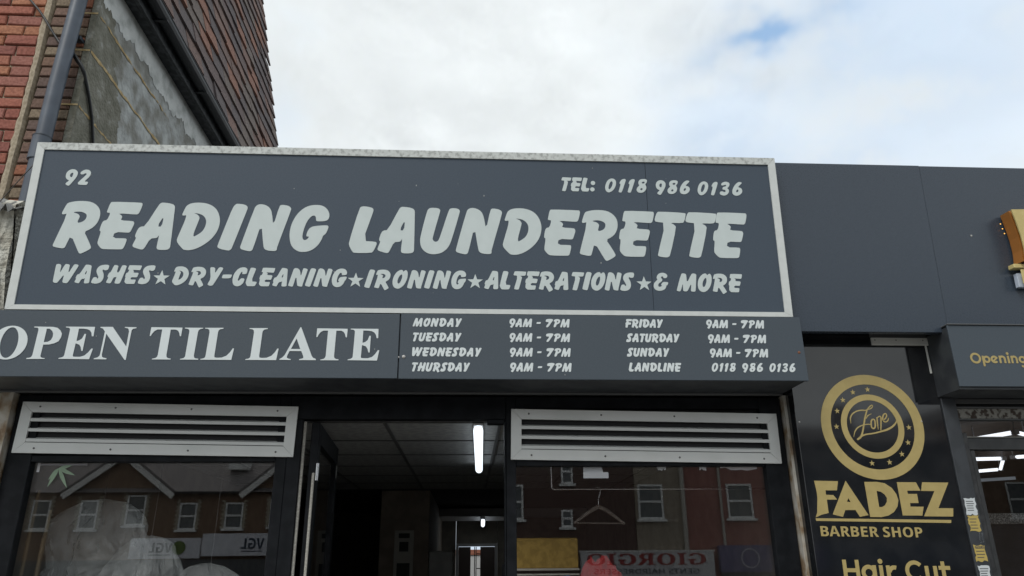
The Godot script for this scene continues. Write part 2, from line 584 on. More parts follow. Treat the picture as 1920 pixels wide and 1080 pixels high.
func _ready() -> void:
	rng.seed = 7
	# --- camera ---
	var cam := Camera3D.new()
	cam.name = "camera"
	add_child(cam)
	cam.position = Vector3(0, 1.6, 4.2)
	cam.basis = Basis(Vector3.UP, deg_to_rad(-3.35)) * Basis(Vector3.RIGHT, deg_to_rad(20.3)) * Basis(Vector3.BACK, -0.0085)
	cam.fov = rad_to_deg(2.0 * atan(540.0 / 1410.0))
	cam.near = 0.05
	cam.far = 400.0
	cam.current = true
	# --- sky, sun, exposure ---
	var env := Environment.new()
	env.background_mode = Environment.BG_SKY
	env.tonemap_mode = Environment.TONE_MAPPER_LINEAR
	env.tonemap_exposure = 1.22
	env.background_energy_multiplier = 1.0
	env.sdfgi_enabled = true
	env.ssao_enabled = true
	env.ssil_enabled = true
	env.sky = Sky.new()
	env.sky.sky_material = cloudy_sky()
	var we := WorldEnvironment.new()
	we.name = "environment"
	we.environment = env
	add_child(we)
	var sun := DirectionalLight3D.new()
	sun.name = "sun"
	add_child(sun)
	sun.light_energy = 0.5
	sun.light_color = Color(1.0, 0.985, 0.96)
	sun.light_angular_distance = 25.0
	sun.shadow_enabled = true
	sun.look_at_from_position(Vector3.ZERO, -Vector3(-0.35, 0.75, 0.55), Vector3.UP)
	# --- setting ---
	ground()
	launderette_building()
	barber_building()
	left_house()
	terrace_opposite()
	# --- shopfront ---
	main_sign()
	roller_shutter()
	shopfront()
	launderette_inside()
	barber_front()
	barber_inside()
	small_things()


func cloudy_sky() -> PanoramaSkyMaterial:
	var w := 1536
	var h := 768
	var big := FastNoiseLite.new()
	big.seed = 11
	big.frequency = 1.5
	big.fractal_octaves = 6
	big.domain_warp_enabled = true
	big.domain_warp_amplitude = 0.25
	big.domain_warp_frequency = 1.6
	var fine := FastNoiseLite.new()
	fine.seed = 23
	fine.frequency = 4.5
	fine.fractal_octaves = 5
	var open_ := FastNoiseLite.new()
	open_.seed = 5
	open_.frequency = 0.9
	open_.fractal_octaves = 4
	var gap := dir_of(25.0, 36.6)
	var gap2 := dir_of(37.0, 33.0)
	var gap3 := dir_of(20.0, 29.0)
	var data := PackedByteArray()
	data.resize(w * h * 3)
	for y in h:
		var el := PI / 2 - PI * (y + 0.5) / h
		if el < -0.06:
			for x in w:
				var at := (y * w + x) * 3
				data[at] = 150; data[at + 1] = 150; data[at + 2] = 148
			continue
		for x in w:
			var az := TAU * (x + 0.5) / w
			var d := Vector3(sin(az) * cos(el), sin(el), -cos(az) * cos(el))
			var p := Vector3(d.x, d.y * 1.7, d.z)
			var b := big.get_noise_3dv(p)
			var f := fine.get_noise_3dv(p)
			# share of blue: a few thin places between the clouds, one clear hole
			var o := open_.get_noise_3dv(p * 1.3)
			var thin := smoothstep(0.2, 0.75, o + 0.35 * b + 0.25 * f) * 0.4
			var g2 := d.distance_to(gap2)
			var g3 := d.distance_to(gap3)
			thin += 0.42 * exp(-g2 * g2 / 0.045) * (0.35 + 0.65 * smoothstep(-0.3, 0.3, b + 0.6 * f)) + 0.34 * exp(-g3 * g3 / 0.007) * (0.2 + 0.8 * smoothstep(-0.2, 0.3, f))
			var wx := fine.get_noise_3dv(p * 1.6 + Vector3(3, 1, 7))
			var wy := fine.get_noise_3dv(p * 1.6 + Vector3(11, 5, 2))
			var g := Vector3(d.x - gap.x + 0.075 * wx, (d.y - gap.y + 0.05 * wy) * 1.9, d.z - gap.z + 0.075 * wy).length()
			thin += 0.18 * exp(-g * g / 0.012) + 0.85 * exp(-g * g / 0.0024) * (0.25 + 0.75 * smoothstep(-0.25, 0.25, f * 1.4 + 0.3 * b))
			thin = clampf(thin, 0.0, 0.85)
			var lit := clampf(0.79 + 0.24 * b + 0.12 * f, 0.60, 0.90)
			var cloud := Color(lit * 0.935, lit * 0.985, lit * 1.0)
			var blue := Color(0.20, 0.37, 0.62)
			var c := cloud.lerp(blue, thin).linear_to_srgb()
			var at := (y * w + x) * 3
			data[at] = clampi(int(c.r * 255.0), 0, 255)
			data[at + 1] = clampi(int(c.g * 255.0), 0, 255)
			data[at + 2] = clampi(int(c.b * 255.0), 0, 255)
	var m := PanoramaSkyMaterial.new()
	m.panorama = ImageTexture.create_from_image(Image.create_from_data(w, h, false, Image.FORMAT_RGB8, data))
	return m


func dir_of(az: float, el: float) -> Vector3:
	var a := deg_to_rad(az)
	var e := deg_to_rad(el)
	return Vector3(sin(a) * cos(e), sin(e), -cos(a) * cos(e))


# ---------- ground ----------
func ground() -> void:
	var paving := grainy("paving", [L(.20, .19, .18), L(.30, .29, .27)], [0.3, 0.7], 0.6, 0.9, 3)
	var tar := grainy("asphalt", [L(.045, .045, .045), L(.075, .074, .072)], [0.3, 0.7], 0.5, 0.9, 4)
	var s := Shape.new()  # the land falls away across the road
	s.quad(Vector3(-90, -0.14, 4.9), Vector3(-90, -1.1, 21), Vector3(90, -1.1, 21), Vector3(90, -0.14, 4.9))
	s.quad(Vector3(-90, -1.1, 21), Vector3(-90, -1.1, 70), Vector3(90, -1.1, 70), Vector3(90, -1.1, 21))
	s.quad(Vector3(-90, -0.14, -40), Vector3(-90, -0.14, 4.9), Vector3(90, -0.14, 4.9), Vector3(90, -0.14, -40))
	structure("road", s.done(), tar)
	structure("pavement", cbox(Vector3(60, 0.14, 4.9), 0.01), paving, Vector3(0, -0.07, 2.45))


# ---------- launderette: walls, roof, floor ----------
func launderette_building() -> void:
	var t := thing("launderette_building", Vector3(0, 0, -4.5), "single storey launderette with white lit tubes inside, behind the dark sign", "building")
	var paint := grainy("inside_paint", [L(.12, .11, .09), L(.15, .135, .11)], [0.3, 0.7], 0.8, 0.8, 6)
	var dark := grainy("front_dark", [L(.012, .013, .016), L(.02, .021, .025)], [0.3, 0.7], 1.5, 0.5, 7)
	var felt := flat("roof_felt", L(.08, .08, .08), 0.9)
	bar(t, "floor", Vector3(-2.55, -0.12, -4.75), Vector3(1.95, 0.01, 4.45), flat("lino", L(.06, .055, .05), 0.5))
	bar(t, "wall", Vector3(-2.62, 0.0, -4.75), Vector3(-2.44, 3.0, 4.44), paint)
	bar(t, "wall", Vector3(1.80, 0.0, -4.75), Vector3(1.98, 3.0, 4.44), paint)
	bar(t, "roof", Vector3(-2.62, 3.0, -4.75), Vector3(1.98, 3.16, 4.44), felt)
	bar(t, "lintel", Vector3(-2.62, 2.52, 4.36), Vector3(1.98, 2.995, 4.50), dark)
	bar(t, "parapet", Vector3(-2.44, 3.17, 4.40), Vector3(1.80, 3.78, 4.62), felt)
	# back wall with the yard door
	bar(t, "wall", Vector3(-2.43, 0.0, -4.75), Vector3(-0.20, 2.99, -4.6), paint)
	bar(t, "wall", Vector3(0.50, 0.0, -4.75), Vector3(1.79, 2.99, -4.6), paint)
	bar(t, "wall", Vector3(-0.195, 1.96, -4.75), Vector3(0.495, 2.99, -4.6), paint)
	# the suspended ceiling
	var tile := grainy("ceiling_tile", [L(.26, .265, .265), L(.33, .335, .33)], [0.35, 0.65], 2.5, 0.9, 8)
	var rail := flat("ceiling_rail", L(.10, .10, .10), 0.6)
	var ceil_ := holder(t, "ceiling", Vector3(0, 2.42, 4.5))
	bar(ceil_, "backing", Vector3(-2.43, 0.03, -9.0), Vector3(1.79, 0.06, -0.16), flat("ceiling_void", L(.05, .05, .05), 0.9))
	var zz := -0.16
	var rows := [-0.38, -1.08, -1.78, -2.48, -3.18, -3.88, -4.56]
	for z1: float in rows:
		var xs := [-2.43, -1.90, -1.20, -0.51, 0.19, 0.89, 1.59, 1.79]
		for i in xs.size() - 1:
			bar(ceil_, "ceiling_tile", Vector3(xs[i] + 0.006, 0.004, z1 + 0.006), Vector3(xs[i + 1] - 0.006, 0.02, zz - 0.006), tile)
			if zz == -0.16 and i > 0:
				bar(ceil_, "ceiling_rail", Vector3(xs[i] - 0.012, -0.004, -4.56), Vector3(xs[i] + 0.012, 0.001, -0.16), rail, 0.001)
		bar(ceil_, "ceiling_rail", Vector3(-2.43, -0.003, z1 - 0.011), Vector3(1.79, 0.0015, z1 + 0.011), rail, 0.001)
		zz = z1
	# the wall and cupboard that narrow the room towards the back
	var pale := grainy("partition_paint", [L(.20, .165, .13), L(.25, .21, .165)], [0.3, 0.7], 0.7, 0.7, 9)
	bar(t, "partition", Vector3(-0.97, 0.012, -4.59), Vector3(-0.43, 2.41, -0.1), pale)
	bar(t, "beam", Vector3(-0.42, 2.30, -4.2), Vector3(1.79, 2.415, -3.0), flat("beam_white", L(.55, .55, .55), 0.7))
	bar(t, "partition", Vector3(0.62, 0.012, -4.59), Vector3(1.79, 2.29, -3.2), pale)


# ---------- barber shop building ----------
func barber_building() -> void:
	var t := thing("barber_building", Vector3(4.4, 0, -4.0), "dark single storey barber shop building with white ceiling light bars inside", "building")
	var dark := grainy("barber_wall", [L(.03, .028, .026), L(.05, .045, .04)], [0.3, 0.7], 0.8, 0.8, 12)
	var brown := grainy("barber_ceiling", [L(.06, .046, .036), L(.085, .066, .052)], [0.3, 0.7], 0.8, 0.7, 13)
	var felt: Material = mats["roof_felt"]
	bar(t, "floor", Vector3(-2.4, -0.12, -4.0), Vector3(3.2, 0.008, 3.9), flat("barber_floor", L(.08, .07, .06), 0.4))
	bar(t, "wall", Vector3(-2.4, 0.01, -4.0), Vector3(-2.2, 2.99, 3.86), dark)
	bar(t, "wall", Vector3(3.0, 0.01, -4.0), Vector3(3.2, 2.99, 3.86), dark)
	bar(t, "wall", Vector3(-2.19, 0.01, -4.0), Vector3(2.99, 2.99, -3.8), dark)
	bar(t, "ceiling", Vector3(-2.19, 2.68, -3.79), Vector3(2.99, 2.8, 3.80), brown)
	bar(t, "roof", Vector3(-2.4, 3.0, -4.0), Vector3(3.2, 3.16, 3.86), felt)
	bar(t, "lintel", Vector3(-2.39, 2.81, 3.87), Vector3(3.2, 3.16, 3.97), flat("cavity_black", L(.012, .012, .013), 0.7))
	bar(t, "parapet", Vector3(-2.39, 3.17, 3.90), Vector3(3.2, 3.76, 4.10), felt)


# ---------- the brick house on the left ----------
func left_house() -> void:
	var t := thing("brick_house", Vector3(-4.6, 0, -2.4), "red brick house with grey rendered flank and steep tiled side roof", "house")
	var mortar := grainy("mortar", [L(.30, .25, .18), L(.42, .36, .27)], [0.3, 0.7], 3.0, 0.95, 20, 0.02, 0.0, 3.0)
	var o := Vector3(4.6, 0, 2.4)  # world to local
	var reds := []
	var cols := [[.33, .115, .078], [.36, .14, .09], [.29, .10, .072], [.38, .16, .09], [.25, .09, .07], [.31, .125, .095]]
	for i in cols.size():
		var c: Array = cols[i]
		reds.append(grainy("red_brick_%d" % i, [L(c[0] * .72, c[1] * .72, c[2] * .75), L(c[0], c[1], c[2]), L(c[0] * 1.15, c[1] * 1.3, c[2] * 1.4)], [0.2, 0.5, 0.85], 4.0, 0.92, 30 + i, 0.02, 0.0, 3.0))
	var browns := []
	cols = [[.17, .105, .08], [.14, .095, .08], [.20, .12, .085], [.30, .12, .07], [.21, .16, .11]]
	for i in cols.size():
		var c: Array = cols[i]
		browns.append(grainy("brown_brick_%d" % i, [L(c[0] * .7, c[1] * .7, c[2] * .7), L(c[0], c[1], c[2]), L(c[0] * 1.2, c[1] * 1.25, c[2] * 1.3)], [0.2, 0.5, 0.85], 4.0, 0.92, 40 + i, 0.02, 0.0, 3.0))
	# front wall body and its bricks
	var wall := bar(t, "front_wall", Vector3(-6.4, 0, -0.25) + o, Vector3(-2.788, 5.44, -0.012) + o, mortar, 0.004)
	var pier := bar(t, "corner_pier", Vector3(-2.776, 0, -0.25) + o, Vector3(-2.536, 5.44, -0.012) + o, mortar, 0.004)
	var po := -pier.position
	var wo := -wall.position
	var variants := []
	for len_: float in [0.262, 0.128]:
		for k in 3:
			variants.append(worn_brick(Vector3(len_, 0.068, 0.05), 60 + variants.size()))
	var y := 2.51
	var row := 0
	var cream := {}
	while y < 5.42:
		# neighbour's facing bricks, left of the fillet
		var x := -2.835 + rng.randf_range(-0.012, 0.006)
		var header := row % 2 == 0
		var first := true
		while x > -3.75:
			var full := 0.128 if header else 0.262
			var len_ := full
			if first:
				len_ = full * rng.randf_range(0.45, 0.95)
				first = false
			var mesh: Mesh = variants[(3 if header else 0) + rng.randi() % 3]
			var p := part(wall, "brick", mesh, reds[rng.randi() % 6] if rng.randf() > 0.05 else browns[4], Vector3(x - len_ / 2, y + 0.034, -0.022 + rng.randf_range(-0.002, 0.004)) + o + wo, Vector3(0, 0, rng.randf_range(-0.006, 0.006)))
			p.scale.x = len_ / full
			x -= len_ + 0.011
			header = not header
		# the darker pier between the fillet and the corner
		var px := -2.774 + rng.randf_range(-0.002, 0.006)
		var lens := [0.232] if row % 2 == 0 else [0.112, 0.110]
		for l: float in lens:
			var b := part(pier, "brick", variants[0 if l > 0.2 else 3], browns[rng.randi() % 5], Vector3(px + l / 2, y + 0.034, -0.02 + rng.randf_range(-0.002, 0.003)) + o + po, Vector3(0, 0, rng.randf_range(-0.008, 0.008)))
			b.scale.x = l / (0.262 if l > 0.2 else 0.128)
			px += l + 0.010
		y += 0.079
		row += 1
	# ragged mortar fillet between the two walls
	var s := Shape.new()
	var n := FastNoiseLite.new()
	n.seed = 4
	n.frequency = 3.0
	var prev := []
	for i in 121:
		var fy := 3.0 + i * 0.02
		var wob := n.get_noise_2d(fy * 0.4, 0.0) * 0.012 + n.get_noise_2d(fy * 1.5, 9.0) * 0.004
		var l := -2.836 + wob + n.get_noise_2d(fy * 3.0, 5.0) * 0.009
		var r := -2.787 + n.get_noise_2d(fy * 3.0, 3.0) * 0.006
		var cur := [Vector3(l, fy, 0.004), Vector3(lerpf(l, r, 0.35), fy, 0.014 + 0.004 * n.get_noise_1d(fy * 5.0)), Vector3(lerpf(l, r, 0.8), fy, 0.013), Vector3(r, fy, -0.006)]
		if i > 0:
			for k in 3:
				s.quad(prev[k] + o, prev[k + 1] + o, cur[k + 1] + o, cur[k] + o)
		prev = cur
	part(t, "mortar_fillet", s.done(), mortar)
	# rendered flank: patchy cement over old wash
	var render := grainy("render", [L(.20, .20, .18), L(.27, .275, .26), L(.33, .345, .34), L(.42, .44, .43)], [0.2, 0.42, 0.6, 0.82], 0.8, 0.95, 26, 0.010, 0.0, 2.5)
	var flank := bar(t, "flank_wall", Vector3(-2.5345, 0, -4.88) + o, Vector3(-2.49, 5.46, 0.004) + o, render, 0.004)
	var line_mat := grainy("old_mortar", [L(.34, .24, .11), L(.46, .36, .20)], [0.3, 0.7], 3.0, 0.95, 27)
	for d: Array in [[5.058, -0.02, -1.25, 0.010], [4.764, 0.0, -1.65, 0.010], [4.35, 0.0, -0.75, 0.009]]:
		part(flank, "mortar_line", wobbly_strip(d[1], d[2], d[3], int(d[0] * 100)), line_mat, Vector3(-2.489, d[0], 0) + o - flank.position)
		part(flank, "mortar_line", cbox(Vector3(0.10, 0.013, 0.004), 0.001), line_mat, Vector3(-2.54, d[0] + 0.004, 0.0068) + o - flank.position)
	part(flank, "mould_patch", corner_patch(o - flank.position), grainy("mould", [L(.13, .128, .10), L(.165, .162, .13), L(.195, .192, .16), L(.29, .295, .27)], [0.2, 0.45, 0.7, 0.9], 0.9, 0.95, 28, 0.014, 0.0, 2.5))
	bar(flank, "mould_patch", Vector3(-2.5340, 3.0, 0.0045) + o - flank.position, Vector3(-2.4885, 5.4, 0.0056) + o - flank.position, mats["mould"], 0.0003)
	# whiter upper band of the wash, flaking at its lower edge
	part(flank, "whitewash", ragged_band(o - flank.position), grainy("wash", [L(.40, .42, .41), L(.55, .57, .56), L(.60, .62, .61)], [0.2, 0.5, 0.8], 0.9, 0.95, 29, 0.012, 0.0, 1.5))
	# eaves: dark board, gutter with lip
	var tarred := grainy("tarred_board", [L(.015, .017, .02), L(.05, .055, .06)], [0.35, 0.7], 1.2, 0.6, 31, 0.02)
	bar(t, "soffit_board", Vector3(-2.49, 5.40, -4.86) + o, Vector3(-2.395, 5.425, 0.06) + o, tarred)
	bar(t, "fascia_board", Vector3(-2.397, 5.37, -4.86) + o, Vector3(-2.372, 5.56, 0.06) + o, tarred)
	var g := Shape.new()
	var arcp := []
	for k in 9:
		var a := PI + PI * k / 8
		arcp.append(Vector3(-2.318 + 0.052 * cos(a), 5.478 + 0.058 * sin(a), 0))
	for k in 8:
		var a0: Vector3 = arcp[k]
		var a1: Vector3 = arcp[k + 1]
		g.quad(a0 + Vector3(0, 0, 0.07) + o, a0 + Vector3(0, 0, -4.88) + o, a1 + Vector3(0, 0, -4.88) + o, a1 + Vector3(0, 0, 0.07) + o)
		var i0 := a0 + (Vector3(-2.318, 5.478, 0) - a0) * 0.08
		var i1 := a1 + (Vector3(-2.318, 5.478, 0) - a1) * 0.08
		g.quad(i0 + Vector3(0, 0, -4.88) + o, i0 + Vector3(0, 0, 0.07) + o, i1 + Vector3(0, 0, 0.07) + o, i1 + Vector3(0, 0, -4.88) + o)
	g.tube([Vector3(-2.266, 5.48, 0.07) + o, Vector3(-2.266, 5.48, -4.88) + o], 0.005, 6)
	var gut := part(t, "gutter", g.done(), flat("gutter_black", L(.009, .011, .014), 0.45))
	for z: float in [-0.5, -1.4, -2.3, -3.2, -4.1]:
		bar(gut, "gutter_bracket", Vector3(-2.375, 5.413, z) + o, Vector3(-2.268, 5.419, z + 0.03) + o, mats["gutter_black"], 0.001)
	# steep tiled side: a boarded core and its plain tiles
	var lean := deg_to_rad(79.4)
	var up := Vector3(-cos(lean), sin(lean), 0)
	var out := Vector3(sin(lean), cos(lean), 0)
	var foot := Vector3(-2.40, 5.45, 0)
	var core := Shape.new()
	var top := foot + up * 4.6
	core.prism(PackedVector2Array([Vector2(foot.x + 4.6 - 0.03, foot.y), Vector2(top.x + 4.6 - 0.03, top.y), Vector2(-1.8, top.y), Vector2(-1.8, foot.y)]), -4.86 + 2.4, 0.0 + 2.4)
	var roof := part(t, "roof", core.done(), flat("roof_core", L(.03, .027, .026), 0.9))
	var tones := []
	cols = [[.16, .105, .09], [.13, .095, .09], [.19, .12, .10], [.11, .09, .09], [.24, .12, .085], [.15, .12, .105]]
	for i in cols.size():
		var c: Array = cols[i]
		tones.append(grainy("tile_%d" % i, [L(c[0] * .6, c[1] * .62, c[2] * .66), L(c[0], c[1], c[2]), L(c[0] * 1.25, c[1] * 1.25, c[2] * 1.25)], [0.2, 0.5, 0.85], 2.2, 0.9, 70 + i, 0.02, 0.0, 2.0))
	var tile_meshes := [worn_brick(Vector3(0.022, 0.30, 0.365), 81), worn_brick(Vector3(0.026, 0.30, 0.365), 82), worn_brick(Vector3(0.020, 0.29, 0.365), 83)]
	for r in 20:
		var sdist := 0.06 + r * 0.218
		var off := 0.0 if r % 2 == 0 else 0.185
		for k in 14:
			var z := 0.10 - k * 0.37 + off - 0.185
			var cut := 1.0
			if z - 0.185 < -4.90:
				var brink := -4.90 + rng.randf_range(-0.018, 0.014)
				cut = clampf((z + 0.185 - brink) / 0.37, 0.02, 1.0)
				z = brink + 0.185 * cut
			if cut < 0.1:
				continue
			var c := foot + up * (sdist + 0.13 + rng.randf_range(-0.008, 0.008)) + out * (0.030 + rng.randf_range(-0.003, 0.005)) + Vector3(0, 0, z + rng.randf_range(-0.004, 0.004))
			var tl := part(roof, "roof_tile", tile_meshes[rng.randi() % 3], tones[rng.randi() % 6], c + o, Vector3(rng.randf_range(-0.03, 0.03), rng.randf_range(-0.025, 0.025), PI / 2 - lean + 0.085 + rng.randf_range(-0.018, 0.018)))
			tl.scale.z = cut
			if rng.randf() < 0.05:  # a slipped tile
				tl.position -= up * rng.randf_range(0.02, 0.05)
				tl.rotation.x += rng.randf_range(-0.08, 0.08)
	# drain pipe with collar and brackets
	var pvc := grainy("pipe_grey", [L(.055, .07, .095), L(.075, .095, .125)], [0.3, 0.7], 1.0, 0.42, 33)
	var pipe := thing("drain_pipe", Vector3(-2.615, 3.2, 0.09), "dark grey drain pipe running up the brick wall by the sign's corner", "drain pipe")
	part(pipe, "pipe", tube_mesh([Vector3(0.013, 0.30, 0), Vector3(0.015, 0.4, 0), Vector3(0.02, 1.2, 0), Vector3(0.045, 2.22, 0)], 0.046, 24), pvc)
	part(pipe, "collar", tube_mesh([Vector3(0.012, 0.855, 0), Vector3(0.012, 0.862, 0)], [0.0535, 0.0535], 24), flat("collar_dark", L(.03, .04, .055), 0.4))
	part(pipe, "socket", tube_mesh([Vector3(0.009, 0.70, 0), Vector3(0.012, 0.854, 0)], 0.0515, 24), pvc)
	for yy: float in [0.42, 1.62]:
		bar(pipe, "bracket", Vector3(-0.04, yy, -0.10), Vector3(0.075, yy + 0.025, -0.035), mats["collar_dark"], 0.001)


func worn_brick(s: Vector3, seed_: int) -> ArrayMesh:  # a block with nibbled, uneven corners
	var r := RandomNumberGenerator.new()
	r.seed = seed_
	var m := Shape.new()
	var c := []
	var h := s / 2
	var j := minf(s.x, minf(s.y, s.z)) * 0.07
	var b := minf(s.x, minf(s.y, s.z)) * 0.10
	for z: float in [-1.0, 1.0]:
		for k: Array in [[-1, -1], [1, -1], [1, 1], [-1, 1]]:
			c.append(Vector3(k[0] * h.x, k[1] * h.y, z * h.z) + Vector3(r.randf_range(-j, j), r.randf_range(-j, j), r.randf_range(-j, j)))
	var f := []  # front face pulled in for an arris
	for k in 4:
		var v: Vector3 = c[4 + k]
		f.append(Vector3(v.x - signf(v.x) * b, v.y - signf(v.y) * b, v.z))
		c[4 + k] = Vector3(v.x, v.y, v.z - b)
	m.quad(f[0], f[1], f[2], f[3])
	for k in 4:
		var n := (k + 1) % 4
		m.quad(c[4 + k], c[4 + n], f[n], f[k])
		m.quad(c[k], c[n], c[4 + n], c[4 + k])
	m.quad(c[1], c[0], c[3], c[2])
	return m.done()


func wobbly_strip(z0: float, z1: float, h: float, seed_: int) -> ArrayMesh:  # a thin uneven line of mortar on the flank, facing +x
	var n := FastNoiseLite.new()
	n.seed = seed_
	n.frequency = 4.0
	var s := Shape.new()
	var prev := []
	for i in 41:
		var z := lerpf(z0, z1, i / 40.0)
		var hh := h * (0.8 + 1.3 * n.get_noise_1d(z * 3.0) + 0.6 * n.get_noise_1d(z * 14.0)) * clampf((40 - i) / 6.0, 0.1, 1.0)
		var mid := 0.016 * n.get_noise_1d(z + 30.0) + 0.006 * n.get_noise_1d(z * 6.0)
		var cur := [Vector3(0.004, mid - hh, z), Vector3(0.004, mid + hh, z)]
		if i > 0:
			s.quad(prev[0], cur[0], cur[1], prev[1])
		prev = cur
	return s.done()


func ragged_band(o: Vector3) -> ArrayMesh:
	var n := FastNoiseLite.new()
	n.seed = 77
	n.frequency = 2.2
	n.fractal_octaves = 5
	var s := Shape.new()
	var prev := []
	for i in 241:
		var z := -0.02 - i * 0.02
		var low := 5.20 - 0.06 * z - 0.10 * clampf(-z, 0.0, 1.2) + 0.09 * n.get_noise_1d(z * 1.2) + 0.05 * n.get_noise_1d(z * 7.0)
		var cur := [Vector3(-2.4865, low, z) + o, Vector3(-2.4865, 5.40, z) + o]
		if i > 0:
			s.quad(prev[0], cur[0], cur[1], prev[1])
		prev = cur
	return s.done()


func corner_patch(o: Vector3) -> ArrayMesh:  # brown mould and old wash near the corner, with a ragged far edge
	var n := FastNoiseLite.new()
	n.seed = 41
	n.frequency = 2.5
	n.fractal_octaves = 5
	var s := Shape.new()
	var prev := []
	for i in 121:
		var y := 3.0 + i * 0.02
		var far := -0.16 - 0.55 * clampf((5.4 - y) / 1.4, 0.0, 1.0) + 0.16 * n.get_noise_1d(y) + 0.07 * n.get_noise_1d(y * 6.0)
		var cur := [Vector3(-2.4880, y, 0.002) + o, Vector3(-2.4880, y, minf(far, -0.03)) + o]
		if i > 0:
			s.quad(prev[0], prev[1], cur[1], cur[0])
		prev = cur
	return s.done()


# ---------- fascia sign ----------
func main_sign() -> void:
	var t := thing("fascia_sign", Vector3(0, 2.865, 0.36), "large dark grey launderette sign with white rim and slanted white lettering", "shop sign")
	t.rotation.x = TILT
	var panel := grainy("sign_panel", [L(.054, .073, .099), L(.057, .077, .104), L(.061, .082, .110)], [0.2, 0.5, 0.8], 1.0, 0.62, 101, 0.22, 0.0, 0.0, 0.4, 0.08)
	var white := grainy("sign_rim", [L(.56, .59, .58), L(.585, .615, .605), L(.60, .63, .62)], [0.25, 0.5, 0.75], 1.0, 0.45, 102, 0.03)
	var grubby := grainy("sign_rim_top", [L(.32, .34, .33), L(.45, .47, .46), L(.51, .535, .52), L(.57, .60, .585)], [0.24, 0.36, 0.46, 0.72], 1.0, 0.6, 103, 0.06)
	bar(t, "backing", Vector3(-2.36, 0.02, -0.10), Vector3(1.73, 0.94, -0.02), flat("sign_back", L(.05, .05, .05), 0.8))
	bar(t, "sign_panel", Vector3(-2.375, 0.03, -0.018), Vector3(0.998, 0.93, 0.0), panel, 0.001)
	bar(t, "sign_panel", Vector3(1.0, 0.03, -0.018), Vector3(1.74, 0.93, 0.0), panel, 0.001)
	specks(t, Rect2(-2.35, 0.05, 4.05, 0.86), 0.0, 26, 5)
	# rim of four mitred angle bars
	var x0 := -2.412
	var x1 := 1.768
	var y0 := 0.006
	var y1 := 0.968
	var b := 0.043
	var lo := 0.026
	rim(t, "rim_bar", [Vector2(x0, y1), Vector2(x0 + b, y1 - b), Vector2(x1 - b, y1 - b), Vector2(x1, y1)], grubby)
	rim(t, "rim_bar", [Vector2(x0, y0), Vector2(x1, y0), Vector2(x1 - b, y0 + lo), Vector2(x0 + b, y0 + lo)], white)
	rim(t, "rim_bar", [Vector2(x0, y0), Vector2(x0 + b, y0 + lo), Vector2(x0 + b, y1 - b), Vector2(x0, y1)], white)
	rim(t, "rim_bar", [Vector2(x1, y0), Vector2(x1, y1), Vector2(x1 - b, y1 - b), Vector2(x1 - b, y0 + lo)], white)
	var ink := grainy("sign_letter", [L(.53, .595, .595), L(.55, .615, .615)], [0.3, 0.7], 1.6, 0.55, 104)
	var z := 0.0005
	var h := holder(t, "lettering", Vector3(0, 0, z))
	for d: Array in [["R", -2232], ["E", -2003], ["A", -1817], ["D", -1589], ["I", -1370], ["N", -1249], ["G", -993]]:
		part(h, "letter", brush_letter(d[0], 0.2756)[0], ink, Vector3(d[1] * 0.001, 0.3448, 0))
	h = holder(t, "lettering", Vector3(0, 0, z))
	for d: Array in [["L", -669], ["A", -511], ["U", -282], ["N", -84], ["D", 174], ["E", 404], ["R", 602], ["E", 826], ["T", 1034], ["T", 1211], ["E", 1361]]:
		part(h, "letter", brush_letter(d[0], 0.2756)[0], ink, Vector3(d[1] * 0.001, 0.3448, 0))
	h = holder(t, "lettering", Vector3(0, 0, z))
	part(h, "letter", brush_letter("9", 0.0934)[0], ink, Vector3(-2.231, 0.7166, 0))
	part(h, "letter", brush_letter("2", 0.0934)[0], ink, Vector3(-2.160, 0.7166, 0))
	brush_line(t, "lettering", "TEL:", 0.510, 0.707, 0.7345, 0.0865, z, ink)
	brush_line(t, "lettering", "0118", 0.760, 1.005, 0.7315, 0.0865, z, ink)
	brush_line(t, "lettering", "986", 1.054, 1.252, 0.7275, 0.0865, z, ink)
	brush_line(t, "lettering", "0136", 1.296, 1.559, 0.7245, 0.0865, z, ink)
	brush_line(t, "lettering", "WASHES", -2.1976, -1.681, 0.1520, 0.1045, z, ink)
	brush_line(t, "lettering", "DRY-CLEANING", -1.585, -0.668, 0.1475, 0.1045, z, ink)
	brush_line(t, "lettering", "IRONING", -0.572, -0.026, 0.1440, 0.1055, z, ink)
	brush_line(t, "lettering", "ALTERATIONS", 0.0735, 0.8995, 0.1460, 0.1055, z, ink)
	brush_line(t, "lettering", "&", 1.005, 1.090, 0.1460, 0.1065, z, ink)
	brush_line(t, "lettering", "MORE", 1.1327, 1.5064, 0.1450, 0.1065, z, ink)
	var star := star_mesh(0.044, 0.0014)
	for x: float in [-1.643, -0.620, 0.024, 0.953]:
		part(t, "star", star, ink, Vector3(x, 0.187, z))


func rim(parent: Node, called: String, p: Array, m: Material) -> void:
	var poly := PackedVector2Array(p)
	if Geometry2D.is_polygon_clockwise(poly):
		poly.reverse()
	var s := Shape.new()
	# slightly inset so that the mitres show as joints
	var mid := Vector2.ZERO
	for v in poly:
		mid += v / poly.size()
	var q := PackedVector2Array()
	for v in poly:
		q.append(v + (mid - v).normalized() * 0.0006)
	s.prism(q, -0.03, 0.007)
	part(parent, called, s.done(), m)


